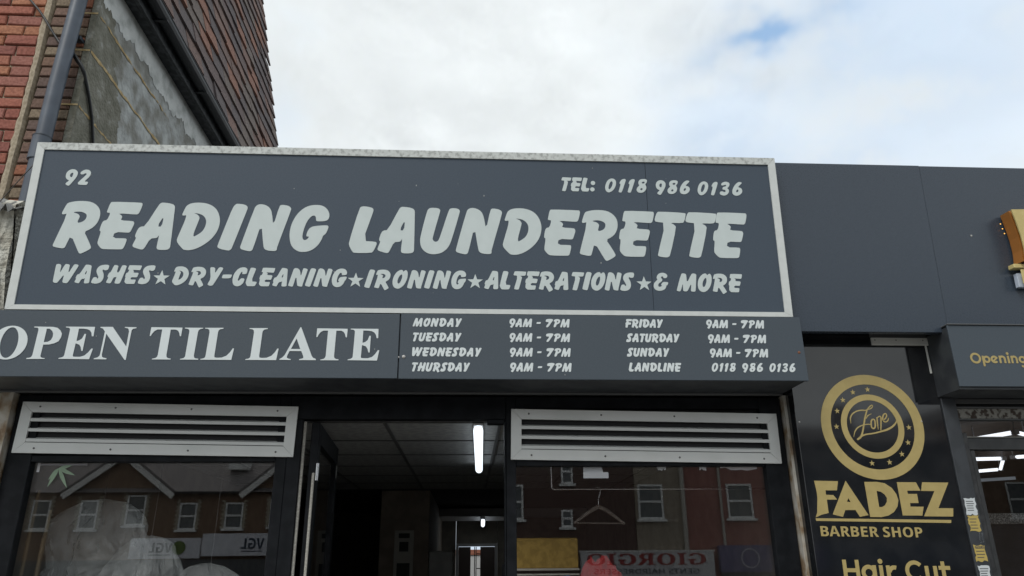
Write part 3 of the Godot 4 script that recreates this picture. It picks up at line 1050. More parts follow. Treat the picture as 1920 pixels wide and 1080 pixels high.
# ---------- shutter box with the opening hours ----------
func roller_shutter() -> void:
	var t := thing("roller_shutter", Vector3(0, 2.5, 0.0), "long dark grey shutter box reading OPEN TIL LATE above the shop windows", "roller shutter")
	var o := Vector3(0, -2.5, 0)
	var face := grainy("shutter_face", [L(.057, .073, .090), L(.060, .076, .094), L(.064, .081, .099)], [0.2, 0.5, 0.8], 1.0, 0.6, 111, 0.22, 0.0, 0.0, 0.4, 0.08)
	var steel := grainy("shutter_steel", [L(.030, .034, .040), L(.045, .050, .056)], [0.3, 0.7], 1.2, 0.5, 112, 0.012)
	bar(t, "housing", Vector3(-2.72, 2.516, 0.002) + o, Vector3(1.797, 2.862, 0.352) + o, steel, 0.003)
	bar(t, "front_panel", Vector3(-2.72, 2.514, 0.354) + o, Vector3(-0.374, 2.865, 0.37) + o, face, 0.002)
	bar(t, "front_panel", Vector3(-0.368, 2.512, 0.354) + o, Vector3(1.803, 2.867, 0.3705) + o, face, 0.002)
	bar(t, "bottom_lip", Vector3(-2.70, 2.505, 0.02) + o, Vector3(1.79, 2.516, 0.05) + o, flat("lip_grey", L(.09, .095, .10), 0.4), 0.002)
	var ink := grainy("hours_letter", [L(.60, .655, .67), L(.62, .675, .69)], [0.3, 0.7], 1.6, 0.5, 113)
	var lines := [["MONDAY", -305, -45, 2794], ["TUESDAY", -301, -46, 2713], ["WEDNESDAY", -302, 61, 2632], ["THURSDAY", -300, 1, 2551],
		["9AM - 7PM", 209, 533, 2796], ["9AM - 7PM", 209, 533, 2715], ["9AM - 7PM", 210, 533, 2634], ["9AM - 7PM", 211, 535, 2553],
		["FRIDAY", 834, 1041, 2799], ["SATURDAY", 833, 1125, 2718], ["SUNDAY", 832, 1063, 2638], ["LANDLINE", 837, 1120, 2557],
		["9AM - 7PM", 1278, 1599, 2800], ["9AM - 7PM", 1280, 1600, 2717], ["9AM - 7PM", 1282, 1601, 2638], ["0118 986 0136", 1283, 1738, 2558]]
	for d: Array in lines:
		brush_line(t, "lettering", d[0], d[1] * 0.001, d[2] * 0.001, d[3] * 0.001 - 2.5, 0.0485, 0.371, ink)
	var h := holder(t, "lettering", Vector3(0, -2.5, 0.371))
	var oval := []
	for rr: Array in [[0.089, 0.0895], [0.043, 0.081]]:
		var p := PackedVector2Array()
		for i in 48:
			p.append(Vector2(-2.346, 2.690) + Vector2(cos(TAU * i / 48) * rr[0], sin(TAU * i / 48) * rr[1]))
		oval.append(p)
	part(h, "letter", plate(oval, 0.0014), ink)
	for d: Array in [["P", -2244, 2604], ["E", -2086, 2605], ["N", -1912, 2606], ["T", -1653, 2606], ["I", -1483, 2606], ["L", -1381, 2606], ["L", -1154, 2606.5], ["A", -981, 2607.5], ["T", -803, 2607.5], ["E", -633, 2607.5]]:
		var polys := []
		for f: Array in SERIF[d[0]]:
			polys.append(to_poly(f, 0.001))
		var key: String = "serif" + d[0]
		if not letters.has(key):
			letters[key] = plate(polys, 0.0014)
		part(h, "letter", letters[key], ink, Vector3(d[1] * 0.001, d[2] * 0.001, 0))
	specks(t, Rect2(-2.4, 0.03, 4.1, 0.32), 0.3706, 10, 6)
	# screws
	var zinc := flat("zinc", L(.45, .44, .42), 0.35, 0.8)
	part(t, "screw", dome(0.010), zinc, Vector3(-0.345, 2.629, 0.370) + o)
	part(t, "screw", dome(0.008), flat("rusty", L(.20, .08, .04), 0.8), Vector3(1.771, 2.668, 0.370) + o)
	part(t, "screw", dome(0.005), zinc, Vector3(-0.3705, 2.628, 0.366) + o)
	# guide rails down both sides
	var alu := grainy("guide_alu", [L(.24, .165, .10), L(.38, .33, .26), L(.48, .45, .40), L(.55, .54, .50)], [0.2, 0.4, 0.6, 0.85], 0.9, 0.6, 114, 0.012, 0.3)
	for x: float in [-2.496, 1.825]:
		var g := Shape.new()
		g.block(Vector3(x - 0.034, 0.0, -0.04), Vector3(x + 0.034, 2.505, 0.035))
		part(t, "guide_rail", g.done(), alu, o)
		bar(t, "guide_lip", Vector3(x - 0.010 - 0.024 * signf(x), 0.0, 0.036) + o, Vector3(x + 0.010 - 0.024 * signf(x), 2.505, 0.042) + o, alu, 0.001)


func dome(r: float) -> ArrayMesh:
	var s := Shape.new()
	var rings := [[r, 0.0], [r * 0.92, r * 0.25], [r * 0.6, r * 0.45], [0.001, r * 0.52]]
	for i in 3:
		for k in 12:
			var a := Vector2.from_angle(TAU * k / 12)
			var b := Vector2.from_angle(TAU * (k + 1) / 12)
			var p: Array = rings[i]
			var q: Array = rings[i + 1]
			s.quad(Vector3(a.x * p[0], a.y * p[0], p[1]), Vector3(b.x * p[0], b.y * p[0], p[1]), Vector3(b.x * q[0], b.y * q[0], q[1]), Vector3(a.x * q[0], a.y * q[0], q[1]))
	return s.done()


# ---------- windows, vents, door ----------
func shopfront() -> void:
	var frame := grainy("frame_dark", [L(.006, .007, .009), L(.010, .0115, .014)], [0.3, 0.7], 1.5, 0.5, 121, 0.012, 0.0, 0.0, 0.25)
	var pane := glass("shop_glass", Color(0.02, 0.025, 0.025), 0.02)
	var alu := grainy("vent_alu", [L(.57, .585, .575), L(.60, .615, .605), L(.62, .635, .625)], [0.25, 0.5, 0.75], 0.8, 0.38, 122, 0.006, 0.25)
	var slat_m := flat("slat_alu", L(.60, .615, .605), 0.4, 0.25)
	var back := flat("vent_back", L(.015, .015, .017), 0.8)
	var wins := [["left", -2.455, -0.985, "left shop window mirroring gabled houses, white garment bags behind it"], ["right", 0.205, 1.785, "right shop window mirroring a red wall and hairdresser sign, hanger behind it"]]
	for w: Array in wins:
		var x0: float = w[1]
		var x1: float = w[2]
		var t := thing("shop_window", Vector3((x0 + x1) / 2, 0.0, -0.03), w[3], "window", "shop windows of the launderette")
		var o := -t.position
		var left := 0.13 if w[0] == "left" else 0.055
		var right := 0.06 if w[0] == "left" else 0.125
		bar(t, "frame_post", Vector3(x0, 0.012, -0.06) + o, Vector3(x0 + left, 2.50, -0.002) + o, frame)
		bar(t, "frame_post", Vector3(x1 - right, 0.012, -0.06) + o, Vector3(x1, 2.50, -0.002) + o, frame)
		bar(t, "frame_head", Vector3(x0 + left + 0.001, 2.435, -0.06) + o, Vector3(x1 - right - 0.001, 2.50, -0.004) + o, frame)
		bar(t, "transom", Vector3(x0 + left + 0.001, 2.115 if w[0] == "right" else 2.14, -0.06) + o, Vector3(x1 - right - 0.001, 2.175, -0.004) + o, frame)
		bar(t, "stall_riser", Vector3(x0 + left + 0.001, 0.012, -0.06) + o, Vector3(x1 - right - 0.001, 0.55, -0.004) + o, frame)
		for z: float in [-0.036, -0.054]:  # a double glazed unit
			bar(t, "pane", Vector3(x0 + left - 0.004, 0.54, z) + o, Vector3(x1 - right + 0.004, 2.15, z + 0.006) + o, pane, 0.0005)
		bar(t, "blanking_panel", Vector3(x0 + left + 0.001, 2.176, -0.05) + o, Vector3(x1 - right - 0.001, 2.434, -0.03) + o, back)
	bar_thing_door(frame, pane)
	for v: Array in [["left", -2.425, -0.948, 2.186, 2.460, "aluminium louvre vent above the left shop window"], ["right", 0.231, 1.747, 2.149, 2.428, "aluminium louvre vent above the right shop window"]]:
		var t := thing("louvre_vent", Vector3(v[1], v[3], 0.0), v[5], "vent", "louvre vents above the shop windows")
		t.rotation.z = -0.0155
		var wd: float = v[2] - v[1]
		var ht: float = v[4] - v[3]
		var b := 0.056
		var s := 0.058
		vent_bar(t, [Vector2(0, 0), Vector2(wd, 0), Vector2(wd - s, b), Vector2(s, b)], alu)
		vent_bar(t, [Vector2(0, ht), Vector2(s, ht - b), Vector2(wd - s, ht - b), Vector2(wd, ht)], alu)
		vent_bar(t, [Vector2(0, 0), Vector2(s, b), Vector2(s, ht - b), Vector2(0, ht)], alu)
		vent_bar(t, [Vector2(wd, 0), Vector2(wd, ht), Vector2(wd - s, ht - b), Vector2(wd - s, b)], alu)
		bar(t, "backing", Vector3(s - 0.01, b - 0.01, -0.022), Vector3(wd - s + 0.01, ht - b + 0.01, -0.016), back)
		for k in 3:
			var y := b + 0.004 + k * 0.0545
			var sl := Shape.new()  # a lip in front and a blade that rises to the back
			sl.block(Vector3(s - 0.004, y, 0.006), Vector3(wd - s + 0.004, y + 0.0165, 0.0105))
			sl.hexa(Vector3(s - 0.004, y + 0.024, -0.011), Vector3(wd - s + 0.004, y + 0.024, -0.011), Vector3(wd - s + 0.004, y + 0.027, -0.011), Vector3(s - 0.004, y + 0.027, -0.011),
				Vector3(s - 0.004, y + 0.0135, 0.0055), Vector3(wd - s + 0.004, y + 0.0135, 0.0055), Vector3(wd - s + 0.004, y + 0.0165, 0.0055), Vector3(s - 0.004, y + 0.0165, 0.0055))
			part(t, "slat", sl.done(), slat_m)
		for fx: float in [0.075, 0.345, 0.62, 0.935]:
			part(t, "screw", dome(0.0055), flat("screw_dark", L(.10, .10, .10), 0.4, 0.6), Vector3(wd * fx, b * 0.45, 0.0125))
			part(t, "screw", dome(0.0055), mats["screw_dark"], Vector3(wd * (fx - 0.01), ht - b * 0.45, 0.0125))


func vent_bar(parent: Node, p: Array, m: Material) -> void:
	var poly := PackedVector2Array(p)
	if Geometry2D.is_polygon_clockwise(poly):
		poly.reverse()
	var mid := Vector2.ZERO
	for v in poly:
		mid += v / poly.size()
	var q := PackedVector2Array()
	for v in poly:
		q.append(v + (mid - v).normalized() * 0.0007)
	var s := Shape.new()
	s.prism(q, 0.0, 0.0125)
	part(parent, "frame_bar", s.done(), m)


func bar_thing_door(frame: Material, pane: Material) -> void:
	var t := thing("shop_entrance", Vector3(-0.37, 0, -0.03), "black framed shop door standing open between the two shop windows", "door")
	var o := -t.position
	bar(t, "post", Vector3(-0.984, 0.012, -0.07) + o, Vector3(-0.912, 2.37, 0.004) + o, frame)
	bar(t, "post", Vector3(0.196, 0.012, -0.07) + o, Vector3(0.204, 2.37, 0.002) + o, frame)
	bar(t, "head", Vector3(-0.984, 2.371, -0.07) + o, Vector3(0.204, 2.50, 0.003) + o, frame)
	var brush := grainy("brush_strip", [L(.28, .27, .24), L(.40, .39, .36)], [0.3, 0.7], 6.0, 0.9, 125, 0.02)
	bar(t, "draught_strip", Vector3(-0.911, 0.012, -0.03) + o, Vector3(-0.896, 2.36, -0.012) + o, brush)
	bar(t, "closer_box", Vector3(0.10, 2.345, -0.05) + o, Vector3(0.195, 2.370, 0.006) + o, frame)
	# leaf, folded back into the room
	var d := holder(t, "door", Vector3(-0.845, 0.012, -0.02) + o)
	d.set_meta("label", "black framed glass door leaf standing open into the shop")
	var dw := 1.02
	d.rotation.y = 0.06
	var h := 2.345
	for z: float in [0.0, -dw + 0.09]:
		bar(d, "stile", Vector3(-0.022, 0, z - 0.09), Vector3(0.022, h, z), frame)
	bar(d, "top_rail", Vector3(-0.022, h - 0.11, -dw + 0.091), Vector3(0.022, h, -0.091), frame)
	bar(d, "bottom_rail", Vector3(-0.022, 0, -dw + 0.091), Vector3(0.022, 0.25, -0.091), frame)
	bar(d, "pane", Vector3(-0.004, 0.245, -dw + 0.088), Vector3(0.004, h - 0.105, -0.088), pane, 0.0005)
	bar(d, "draught_strip", Vector3(0.0, 0.0, 0.001), Vector3(0.014, 2.07, 0.012), brush)
	for y: float in [2.03, 1.0]:
		part(d, "hinge", tube_mesh([Vector3(0.026, y, 0.006), Vector3(0.026, y + 0.09, 0.006)], 0.009, 10), flat("hinge_steel", L(.55, .56, .58), 0.25, 0.9))
	bar(d, "latch_label", Vector3(0.0225, h - 0.20, -dw + 0.05), Vector3(0.0245, h - 0.12, -dw + 0.075), flat("label_pale", L(.45, .45, .43), 0.6), 0.0005)


# ---------- inside the launderette ----------
func lamp_tube(z0: float, z1: float, x: float, y: float, top: float, label: String, energy: float) -> void:
	var t := thing("tube_light", Vector3(x, top, (z0 + z1) / 2), label, "light", "tube lights in the launderette")
	var hl := (z0 - z1) / 2
	t.rotation.y = -0.017
	bar(t, "batten", Vector3(-0.03, y + 0.028 - top, -hl), Vector3(0.03, 0.0, hl), flat("batten_white", L(.6, .6, .6), 0.5))
	var tube := glow("tube_glow", Color(0.93, 0.97, 1.0), 1.25)
	var pts := [Vector3(0, y - top, -hl), Vector3(0, y - top, -hl + 0.012), Vector3(0, y - top, hl - 0.012), Vector3(0, y - top, hl)]
	part(t, "tube", tube_mesh(pts, [0.018, 0.03, 0.03, 0.018], 16), tube)
	var l := AreaLight3D.new()
	l.name = "tube_lamp"
	l.area_size = Vector2(0.06, hl * 2)
	l.light_energy = energy
	l.light_color = Color(0.93, 0.97, 1.0)
	l.shadow_enabled = true
	l.area_range = 12.0
	t.add_child(l)
	l.position = Vector3(0, y - 0.035 - top, 0)
	l.rotation.x = -PI / 2


func launderette_inside() -> void:
	lamp_tube(-0.36, -2.34, 0.072, 2.372, 2.414, "bright white tube light on the tiled ceiling just inside the door", 0.05)
	lamp_tube(-7.55, -8.75, 0.235, 2.235, 2.296, "short far tube light under the beam at the back", 0.05)
	# notices on the partition and a cabinet beside it
	var n := thing("notice_board", Vector3(-0.70, 1.42, -4.589), "pale notice with dark print on the partition wall inside the doorway", "notice")
	bar(n, "sheet", Vector3(-0.105, 0, 0), Vector3(0.105, 0.56, 0.006), flat("notice_paper", L(.42, .42, .38), 0.7), 0.001)
	for d: Array in [[-0.06, 0.48, 0.06, 0.53], [-0.05, 0.34, 0.05, 0.44], [-0.07, 0.06, 0.07, 0.22]]:
		bar(n, "print", Vector3(d[0], d[1], 0.0065), Vector3(d[2], d[3], 0.008), flat("notice_print", L(.03, .035, .03), 0.7), 0.0005)
	var c := thing("tumble_dryer", Vector3(-0.29, 0.012, -4.85), "tall grey cabinet standing beside the partition inside", "dryer")
	bar(c, "body", Vector3(-0.13, 0, -0.35), Vector3(0.13, 1.75, 0.3), grainy("enamel", [L(.30, .31, .30), L(.36, .37, .36)], [0.3, 0.7], 1.0, 0.5, 131), 0.012)
	bar(c, "handle", Vector3(0.09, 1.15, 0.301), Vector3(0.105, 1.5, 0.32), flat("handle_steel", L(.5, .5, .5), 0.3, 0.8))
	# back door, ajar to the bright yard
	var b := thing("back_entrance", Vector3(0.15, 0.012, -9.02), "dark back door left ajar on the daylight far inside the launderette", "door")
	var fr := flat("door_brown", L(.05, .035, .03), 0.6)
	bar(b, "frame_post", Vector3(-0.345, 0, -0.05), Vector3(-0.30, 1.94, -0.01), flat("frame_grey", L(.25, .25, .25), 0.5))
	bar(b, "frame_post", Vector3(0.30, 0, -0.05), Vector3(0.345, 1.94, -0.01), mats["frame_grey"])
	bar(b, "frame_head", Vector3(-0.345, 1.90, -0.052), Vector3(0.345, 1.945, -0.012), mats["frame_grey"])
	bar(b, "leaf", Vector3(-0.299, 0, -0.05), Vector3(-0.10, 1.895, -0.02), fr)
	bar(b, "leaf", Vector3(0.06, 0, -0.05), Vector3(0.299, 1.895, -0.02), fr)
	for x: float in [-0.04, -0.015]:
		bar(b, "grille_bar", Vector3(x, 0, -0.045), Vector3(x + 0.014, 1.895, -0.03), mats["front_dark"])
	for y: float in [1.55, 1.78]:
		bar(b, "grille_bar", Vector3(-0.0005, y, -0.045), Vector3(0.059, y + 0.014, -0.03), mats["front_dark"])
	var yard := thing("yard_wall", Vector3(0.2, -0.14, -11.6), "pale yard wall with red coping seen through the far back door", "wall")
	bar(yard, "wall", Vector3(-3, 0, 0), Vector3(3, 1.95, 0.2), mats["beam_white"])
	bar(yard, "coping", Vector3(-3, 1.951, -0.02), Vector3(3, 2.05, 0.22), mats["red_brick_1"])
	# clothes rails behind both windows
	var chrome := flat("chrome", L(.5, .5, .5), 0.25, 0.9)
	var rail_l := tube_mesh([Vector3(-2.44, 2.20, -0.42), Vector3(-1.12, 2.20, -0.42), Vector3(-1.10, 2.21, -0.42), Vector3(-1.10, 2.422, -0.42)], 0.012, 10)
	solo("clothes_rail", rail_l, chrome, Vector3.ZERO, "chrome clothes rail behind the left window carrying wrapped garments", "clothes rail")
	var rail_r := tube_mesh([Vector3(0.50, 2.422, -0.42), Vector3(0.50, 2.035, -0.42), Vector3(0.51, 2.03, -0.42), Vector3(1.80, 2.03, -0.42)], 0.006, 10)
	solo("clothes_rail", rail_r, chrome, Vector3.ZERO, "thin rail behind the right window carrying an empty hanger", "clothes rail")
	for d: Array in [[-2.10, 0.29, 0.22, 3, "puffy white garment bag nearest the left edge of the left window"], [-1.80, 0.20, 0.42, 8, "middle white garment bag behind the left window"], [-1.45, 0.22, 0.57, 14, "lowest white garment bag, farthest right behind the left window"]]:
		garment_bag(d[0], d[1], d[2], d[3], d[4])
	# hanger
	var hg := thing("coat_hanger", Vector3(0.777, 2.03, -0.42), "empty pale wooden hanger hanging behind the right window", "hanger")
	var wood := flat("hanger_wood", L(.16, .14, .12), 0.6)
	part(hg, "hook", tube_mesh([Vector3(-0.016, -0.006, 0), Vector3(-0.012, 0.010, 0), Vector3(0.004, 0.014, 0), Vector3(0.016, 0.002, 0), Vector3(0.012, -0.03, 0), Vector3(0.0, -0.06, 0), Vector3(0.0, -0.10, 0)], 0.003, 8), chrome)
	part(hg, "arm", tube_mesh([Vector3(0.0, -0.10, 0), Vector3(-0.05, -0.125, 0), Vector3(-0.15, -0.195, 0)], [0.012, 0.011, 0.007], 8), wood)
	part(hg, "arm", tube_mesh([Vector3(0.0, -0.10, 0), Vector3(0.05, -0.125, 0), Vector3(0.15, -0.20, 0)], [0.012, 0.011, 0.007], 8), wood)
	part(hg, "cross_bar", tube_mesh([Vector3(-0.145, -0.193, 0), Vector3(0.145, -0.198, 0)], 0.004, 8), wood)
	# counter things behind the right window
	var shelf := thing("display_shelf", Vector3(0.47, 0.012, -0.62), "dark display unit with two pale edged shelves behind the right window", "shelf")
	bar(shelf, "board", Vector3(-0.24, 1.562, -0.2), Vector3(0.19, 1.574, 0.12), flat("pale_edge", L(.45, .43, .38), 0.5), 0.002)
	bar(shelf, "board", Vector3(-0.24, 1.535, -0.2), Vector3(0.19, 1.545, 0.12), mats["pale_edge"], 0.002)
	bar(shelf, "side", Vector3(-0.255, 0, -0.2), Vector3(-0.241, 1.60, 0.1), mats["front_dark"])
	bar(shelf, "side", Vector3(0.191, 0, -0.2), Vector3(0.205, 1.53, 0.1), mats["front_dark"])
	var yb := thing("yellow_box", Vector3(0.47, 1.586, -0.55), "mustard yellow cardboard box on the shelf behind the right window", "box")
	bar(yb, "carton", Vector3(-0.19, 0.0005, -0.12), Vector3(0.185, 0.165, 0.05), grainy("mustard", [L(.30, .19, .03), L(.40, .26, .05)], [0.3, 0.7], 3.0, 0.8, 133), 0.004)
	bar(yb, "lid_flap", Vector3(-0.185, 0.166, -0.12), Vector3(0.18, 0.170, 0.045), mats["mustard"], 0.001)
	var red := flat("red_cloth", L(.30, .02, .02), 0.8)
	solo("red_bag", lump(Vector3(0.13, 0.21, 0.08), 21, 0.35), red, Vector3(0.76, 1.42, -0.36), "bright red cloth bag low behind the right window beside the yellow box", "bag")
	solo("blue_bag", lump(Vector3(0.06, 0.12, 0.06), 31, 0.1), flat("blue_cloth", L(.03, .09, .22), 0.8), Vector3(0.56, 1.43, -0.32), "small blue packet low behind the right window left of the red bag", "packet")
	var cn := thing("counter", Vector3(0.9, 0.012, -0.42), "low dark counter behind the right window carrying bags", "counter")
	bar(cn, "top", Vector3(-0.2, 1.195, -0.14), Vector3(0.85, 1.225, 0.26), mats["front_dark"])
	bar(cn, "front", Vector3(-0.18, 0, 0.2), Vector3(0.83, 1.194, 0.24), mats["front_dark"])
	bar(cn, "post", Vector3(-0.45, 0, 0.02), Vector3(-0.21, 1.30, 0.2), mats["front_dark"])
	# plant pot tubes at the left edge
	var bam := flat("cane", L(.17, .13, .075), 0.6)
	for d: Array in [[-2.385, 0.02, 2.0, "tallest yellow bamboo cane at the left edge inside the left window"], [-2.33, -0.03, 1.9, "middle yellow bamboo cane at the left edge inside the left window"], [-2.30, 0.04, 1.75, "shortest yellow bamboo cane at the left edge inside the left window"]]:
		solo("bamboo_cane", tube_mesh([Vector3(0, 0, 0), Vector3(0.02, d[2] * 0.5, 0.01), Vector3(0.03, d[2], 0)], [0.014, 0.013, 0.009], 10), bam, Vector3(d[0], 0.012, -0.22 + d[1]), d[3], "cane", "bamboo canes inside the left window")


func lump(r: Vector3, seed_: int, rough: float) -> ArrayMesh:
	var n := FastNoiseLite.new()
	n.seed = seed_
	n.frequency = 1.6
	var s := Shape.new()
	var grid := []
	for i in 17:
		var row := []
		for j in 25:
			var th := PI * i / 16.0
			var ph := TAU * j / 24.0
			var d := Vector3(sin(th) * cos(ph), cos(th), sin(th) * sin(ph))
			var k := 1.0 + rough * (n.get_noise_3dv(d * 1.2) + 0.6 * absf(n.get_noise_3dv(d * 3.0)))
			row.append(Vector3(d.x * r.x, d.y * r.y, d.z * r.z) * k)
		grid.append(row)
	for i in 16:
		for j in 24:
			s.quad(grid[i][j], grid[i][j + 1], grid[i + 1][j + 1], grid[i + 1][j])
	return s.done()


func garment_bag(x: float, half: float, drop: float, seed_: int, label: String) -> void:
	var t := thing("garment_bag", Vector3(x, 2.20, -0.42), label, "garment bag", "wrapped garments behind the left window")
	var n := FastNoiseLite.new()
	n.seed = seed_
	n.frequency = 1.0
	n.fractal_octaves = 4
	var s := Shape.new()
	var rows := 80
	var cols := 80
	var grid := []
	for i in rows + 1:
		var v := float(i) / rows
		var slope := clampf(v * 5.0, 0.0, 1.0)
		var wide := half * (0.05 + 0.85 * sqrt(1.0 - pow(1.0 - slope, 2.2)) + 0.10 * sin(v * 5.0))
		var deep := 0.10 * (0.15 + 0.85 * pow(slope, 0.6))
		var row := []
		for j in cols + 1:
			var a := TAU * j / cols
			var lean := 0.05 * n.get_noise_2d(v * 3.0, 4.0)
			var p := Vector3(cos(a) * wide + lean, -drop - v * 1.15, sin(a) * deep)
			var q := Vector3(cos(a) * 2.0, v * 3.5, sin(a) * 2.0)
			var crease := 1.0 - absf(n.get_noise_3d(q.x * 1.3 + q.y * 0.6, q.y * 1.2, q.z * 1.3)) * 3.0
			var fold := 0.09 * n.get_noise_3dv(q * 0.7) + 0.014 * crease + 0.004 * (1.0 - 3.0 * absf(n.get_noise_3d(q.x * 3.0 + 7.0, q.y * 2.0 - q.x, q.z * 3.0)))
			p += Vector3(cos(a), 0.15 * n.get_noise_3dv(q * 1.7), sin(a)) * fold * minf(1.0, 0.25 + v * 4.0)
			row.append(p)
		grid.append(row)
	for i in rows:
		for j in cols:
			s.quad(grid[i][j], grid[i][j + 1], grid[i + 1][j + 1], grid[i + 1][j])
	var m := grainy("film_white", [L(.46, .49, .49), L(.54, .57, .575), L(.62, .65, .655)], [0.25, 0.5, 0.8], 1.2, 0.34, 140, 0.008)
	m.transparency = BaseMaterial3D.TRANSPARENCY_ALPHA
	m.albedo_color = Color(1, 1, 1, 0.34)
	part(t, "cover", s.done(), m)
	part(t, "hook", tube_mesh([Vector3(-0.016, 0.0, 0), Vector3(-0.010, 0.013, 0), Vector3(0.006, 0.014, 0), Vector3(0.014, 0, 0), Vector3(0.006, -0.04, 0), Vector3(0, -drop - 0.04, 0)], 0.0018, 8), flat("hook_wire", L(.12, .12, .12), 0.5, 0.5))


func specks(parent: Node, area: Rect2, z: float, count: int, seed_: int) -> void:  # flecks of paint and dust stuck to a panel
	var r := RandomNumberGenerator.new()
	r.seed = seed_
	var s := Shape.new()
	for i in count:
		var c := Vector3(area.position.x + r.randf() * area.size.x, area.position.y + r.randf() * area.size.y, z)
		var w := 0.001 + 0.002 * pow(r.randf(), 3.0)
		var h := w * r.randf_range(0.6, 1.6)
		s.block(c - Vector3(w, h, 0.0004), c + Vector3(w, h, 0.0005))
	var o := part(parent, "dust_specks", s.done(), flat("dust_fleck", L(.30, .31, .31), 0.9))
	o.set_meta("kind", "stuff")


# ---------- barber shop ----------
func barber_front() -> void:
	var vinyl := grainy("barber_fascia", [L(.036, .050, .070), L(.039, .053, .074), L(.042, .057, .079)], [0.2, 0.5, 0.8], 1.0, 0.32, 151, 0.22, 0.0, 0.0, 0.5, 0.10)
	var t := thing("barber_fascia", Vector3(0, 2.81, 0.297), "plain black fascia board above the barber shop, right of the white rimmed sign", "shop sign")
	t.rotation.x = TILT
	bar(t, "fascia_panel", Vector3(1.774, 0.0, -0.05), Vector3(2.6825, 1.032, 0.0), vinyl, 0.002)
	bar(t, "fascia_panel", Vector3(2.684, 0.0, -0.05), Vector3(4.6, 1.030, -0.001), vinyl, 0.002)
	bar(t, "fascia_panel", Vector3(4.602, 0.0, -0.05), Vector3(7.5, 1.030, 0.0), vinyl, 0.002)
	bar(t, "backing", Vector3(1.81, 0.03, -0.12), Vector3(7.4, 0.98, -0.052), mats["sign_back"])
	part(t, "paint_fleck", dome(0.006), flat("fleck", L(.5, .5, .48), 0.7), Vector3(2.925, 0.585, 0.0))
	# gold shop emblem standing off the fascia
	var gold := grainy("emblem_gold", [L(.52, .42, .17), L(.60, .50, .22)], [0.3, 0.7], 1.5, 0.45, 152)
	var lit_orange := flat("emblem_side", L(.42, .17, .04), 0.35, 0.2)  # warm bulb light and mirrored gold are put into this orange
	var e := thing("gold_emblem", Vector3(3.55, 3.25, 0.333), "raised gold emblem with orange sides coloured as lit gold, cut off by the right edge", "emblem")
	e.rotation.x = TILT
	var p := PackedVector2Array([Vector2(-0.434, 0.268), Vector2(-0.420, 0.19), Vector2(-0.409, 0.11), Vector2(-0.406, 0.03), Vector2(-0.412, -0.04), Vector2(-0.30, -0.01), Vector2(-0.16, 0.01), Vector2(0.16, 0.01), Vector2(0.30, -0.01), Vector2(0.412, -0.04), Vector2(0.406, 0.03), Vector2(0.409, 0.11), Vector2(0.420, 0.19), Vector2(0.434, 0.268), Vector2(0.15, 0.278), Vector2(-0.15, 0.278)])
	if Geometry2D.is_polygon_clockwise(p):
		p.reverse()
	var s := Shape.new()
	s.prism(p, 0.001, 0.075)
	part(e, "side_return", s.done(), lit_orange)
	s = Shape.new()
	s.prism(p, 0.090, 0.098)
	part(e, "face_plate", s.done(), gold)
	for x: float in [-0.25, 0.25]:
		bar(e, "spacer", Vector3(x, 0.15, 0.074), Vector3(x + 0.02, 0.17, 0.091), mats["zinc"], 0.001)
	bar(e, "base_bar", Vector3(-0.452, -0.072, 0.001), Vector3(0.452, -0.047, 0.05), gold)
	bar(e, "lower_return", Vector3(-0.43, -0.18, 0.001), Vector3(0.43, -0.098, 0.03), flat("emblem_pale", L(.50, .56, .66), 0.3), 0.002)
	bar(e, "lower_plate", Vector3(-0.425, -0.17, 0.055), Vector3(0.425, -0.085, 0.063), gold, 0.002)
	for x: float in [-0.3, 0.3]:
		bar(e, "spacer", Vector3(x, -0.14, 0.0305), Vector3(x + 0.02, -0.12, 0.0545), mats["zinc"], 0.001)
	# hidden strip bulbs along the left return
	for k in 3:
		part(e, "bulb", dome(0.0035), glow("bulb_warm", Color(1.0, 0.75, 0.35), 1.2), Vector3(-0.444 + k * 0.006, 0.215 - k * 0.03, 0.004))

	# shutter box
	var face: Material = mats["shutter_face"]
	var steel: Material = mats["shutter_steel"]
	var b := thing("barber_shutter", Vector3(4.2, 2.5, 0.0), "smaller dark shutter box with gold opening lettering over the barber window", "roller shutter")
	var o := -b.position
	bar(b, "housing", Vector3(2.735, 2.505, -0.13) + o, Vector3(6.6, 2.872, 0.212) + o, steel)
	bar(b, "front_panel", Vector3(2.730, 2.52, 0.213) + o, Vector3(6.6, 2.878, 0.224) + o, face, 0.002)
	bar(b, "top_lip", Vector3(2.730, 2.879, 0.02) + o, Vector3(6.6, 2.886, 0.232) + o, mats["lip_grey"], 0.002)
	b.position = Vector3(4.0601, 2.4700, 0.1399)
	b.scale = Vector3.ONE * 0.9667
	var gild := grainy("gold_vinyl", [L(.375, .295, .115), L(.40, .315, .125)], [0.3, 0.7], 2.0, 0.42, 153)
	var h := holder(b, "lettering", Vector3(0, -2.5, 0.2245) + Vector3(-4.2, 0, 0))
	var w := 0.0115
	var th := 0.0014
	var q := Shape.new()
	arc(q, Vector2(2.856, 2.683), 0.0255, 0, 360, 0.012, th, 40)
	part(h, "letter", q.done(), gild)
	q = Shape.new()
	stick(q, Vector2(2.8995, 2.697), Vector2(2.8995, 2.636), w, th)
	arc(q, Vector2(2.9195, 2.676), 0.0155, 0, 360, w, th + 0.0003, 30)
	part(h, "letter", q.done(), gild)
	q = Shape.new()
	arc(q, Vector2(2.9655, 2.676), 0.0165, 20, 320, w, th, 30)
	stick(q, Vector2(2.956, 2.666), Vector2(2.981, 2.686), 0.009, th + 0.0003)
	part(h, "letter", q.done(), gild)
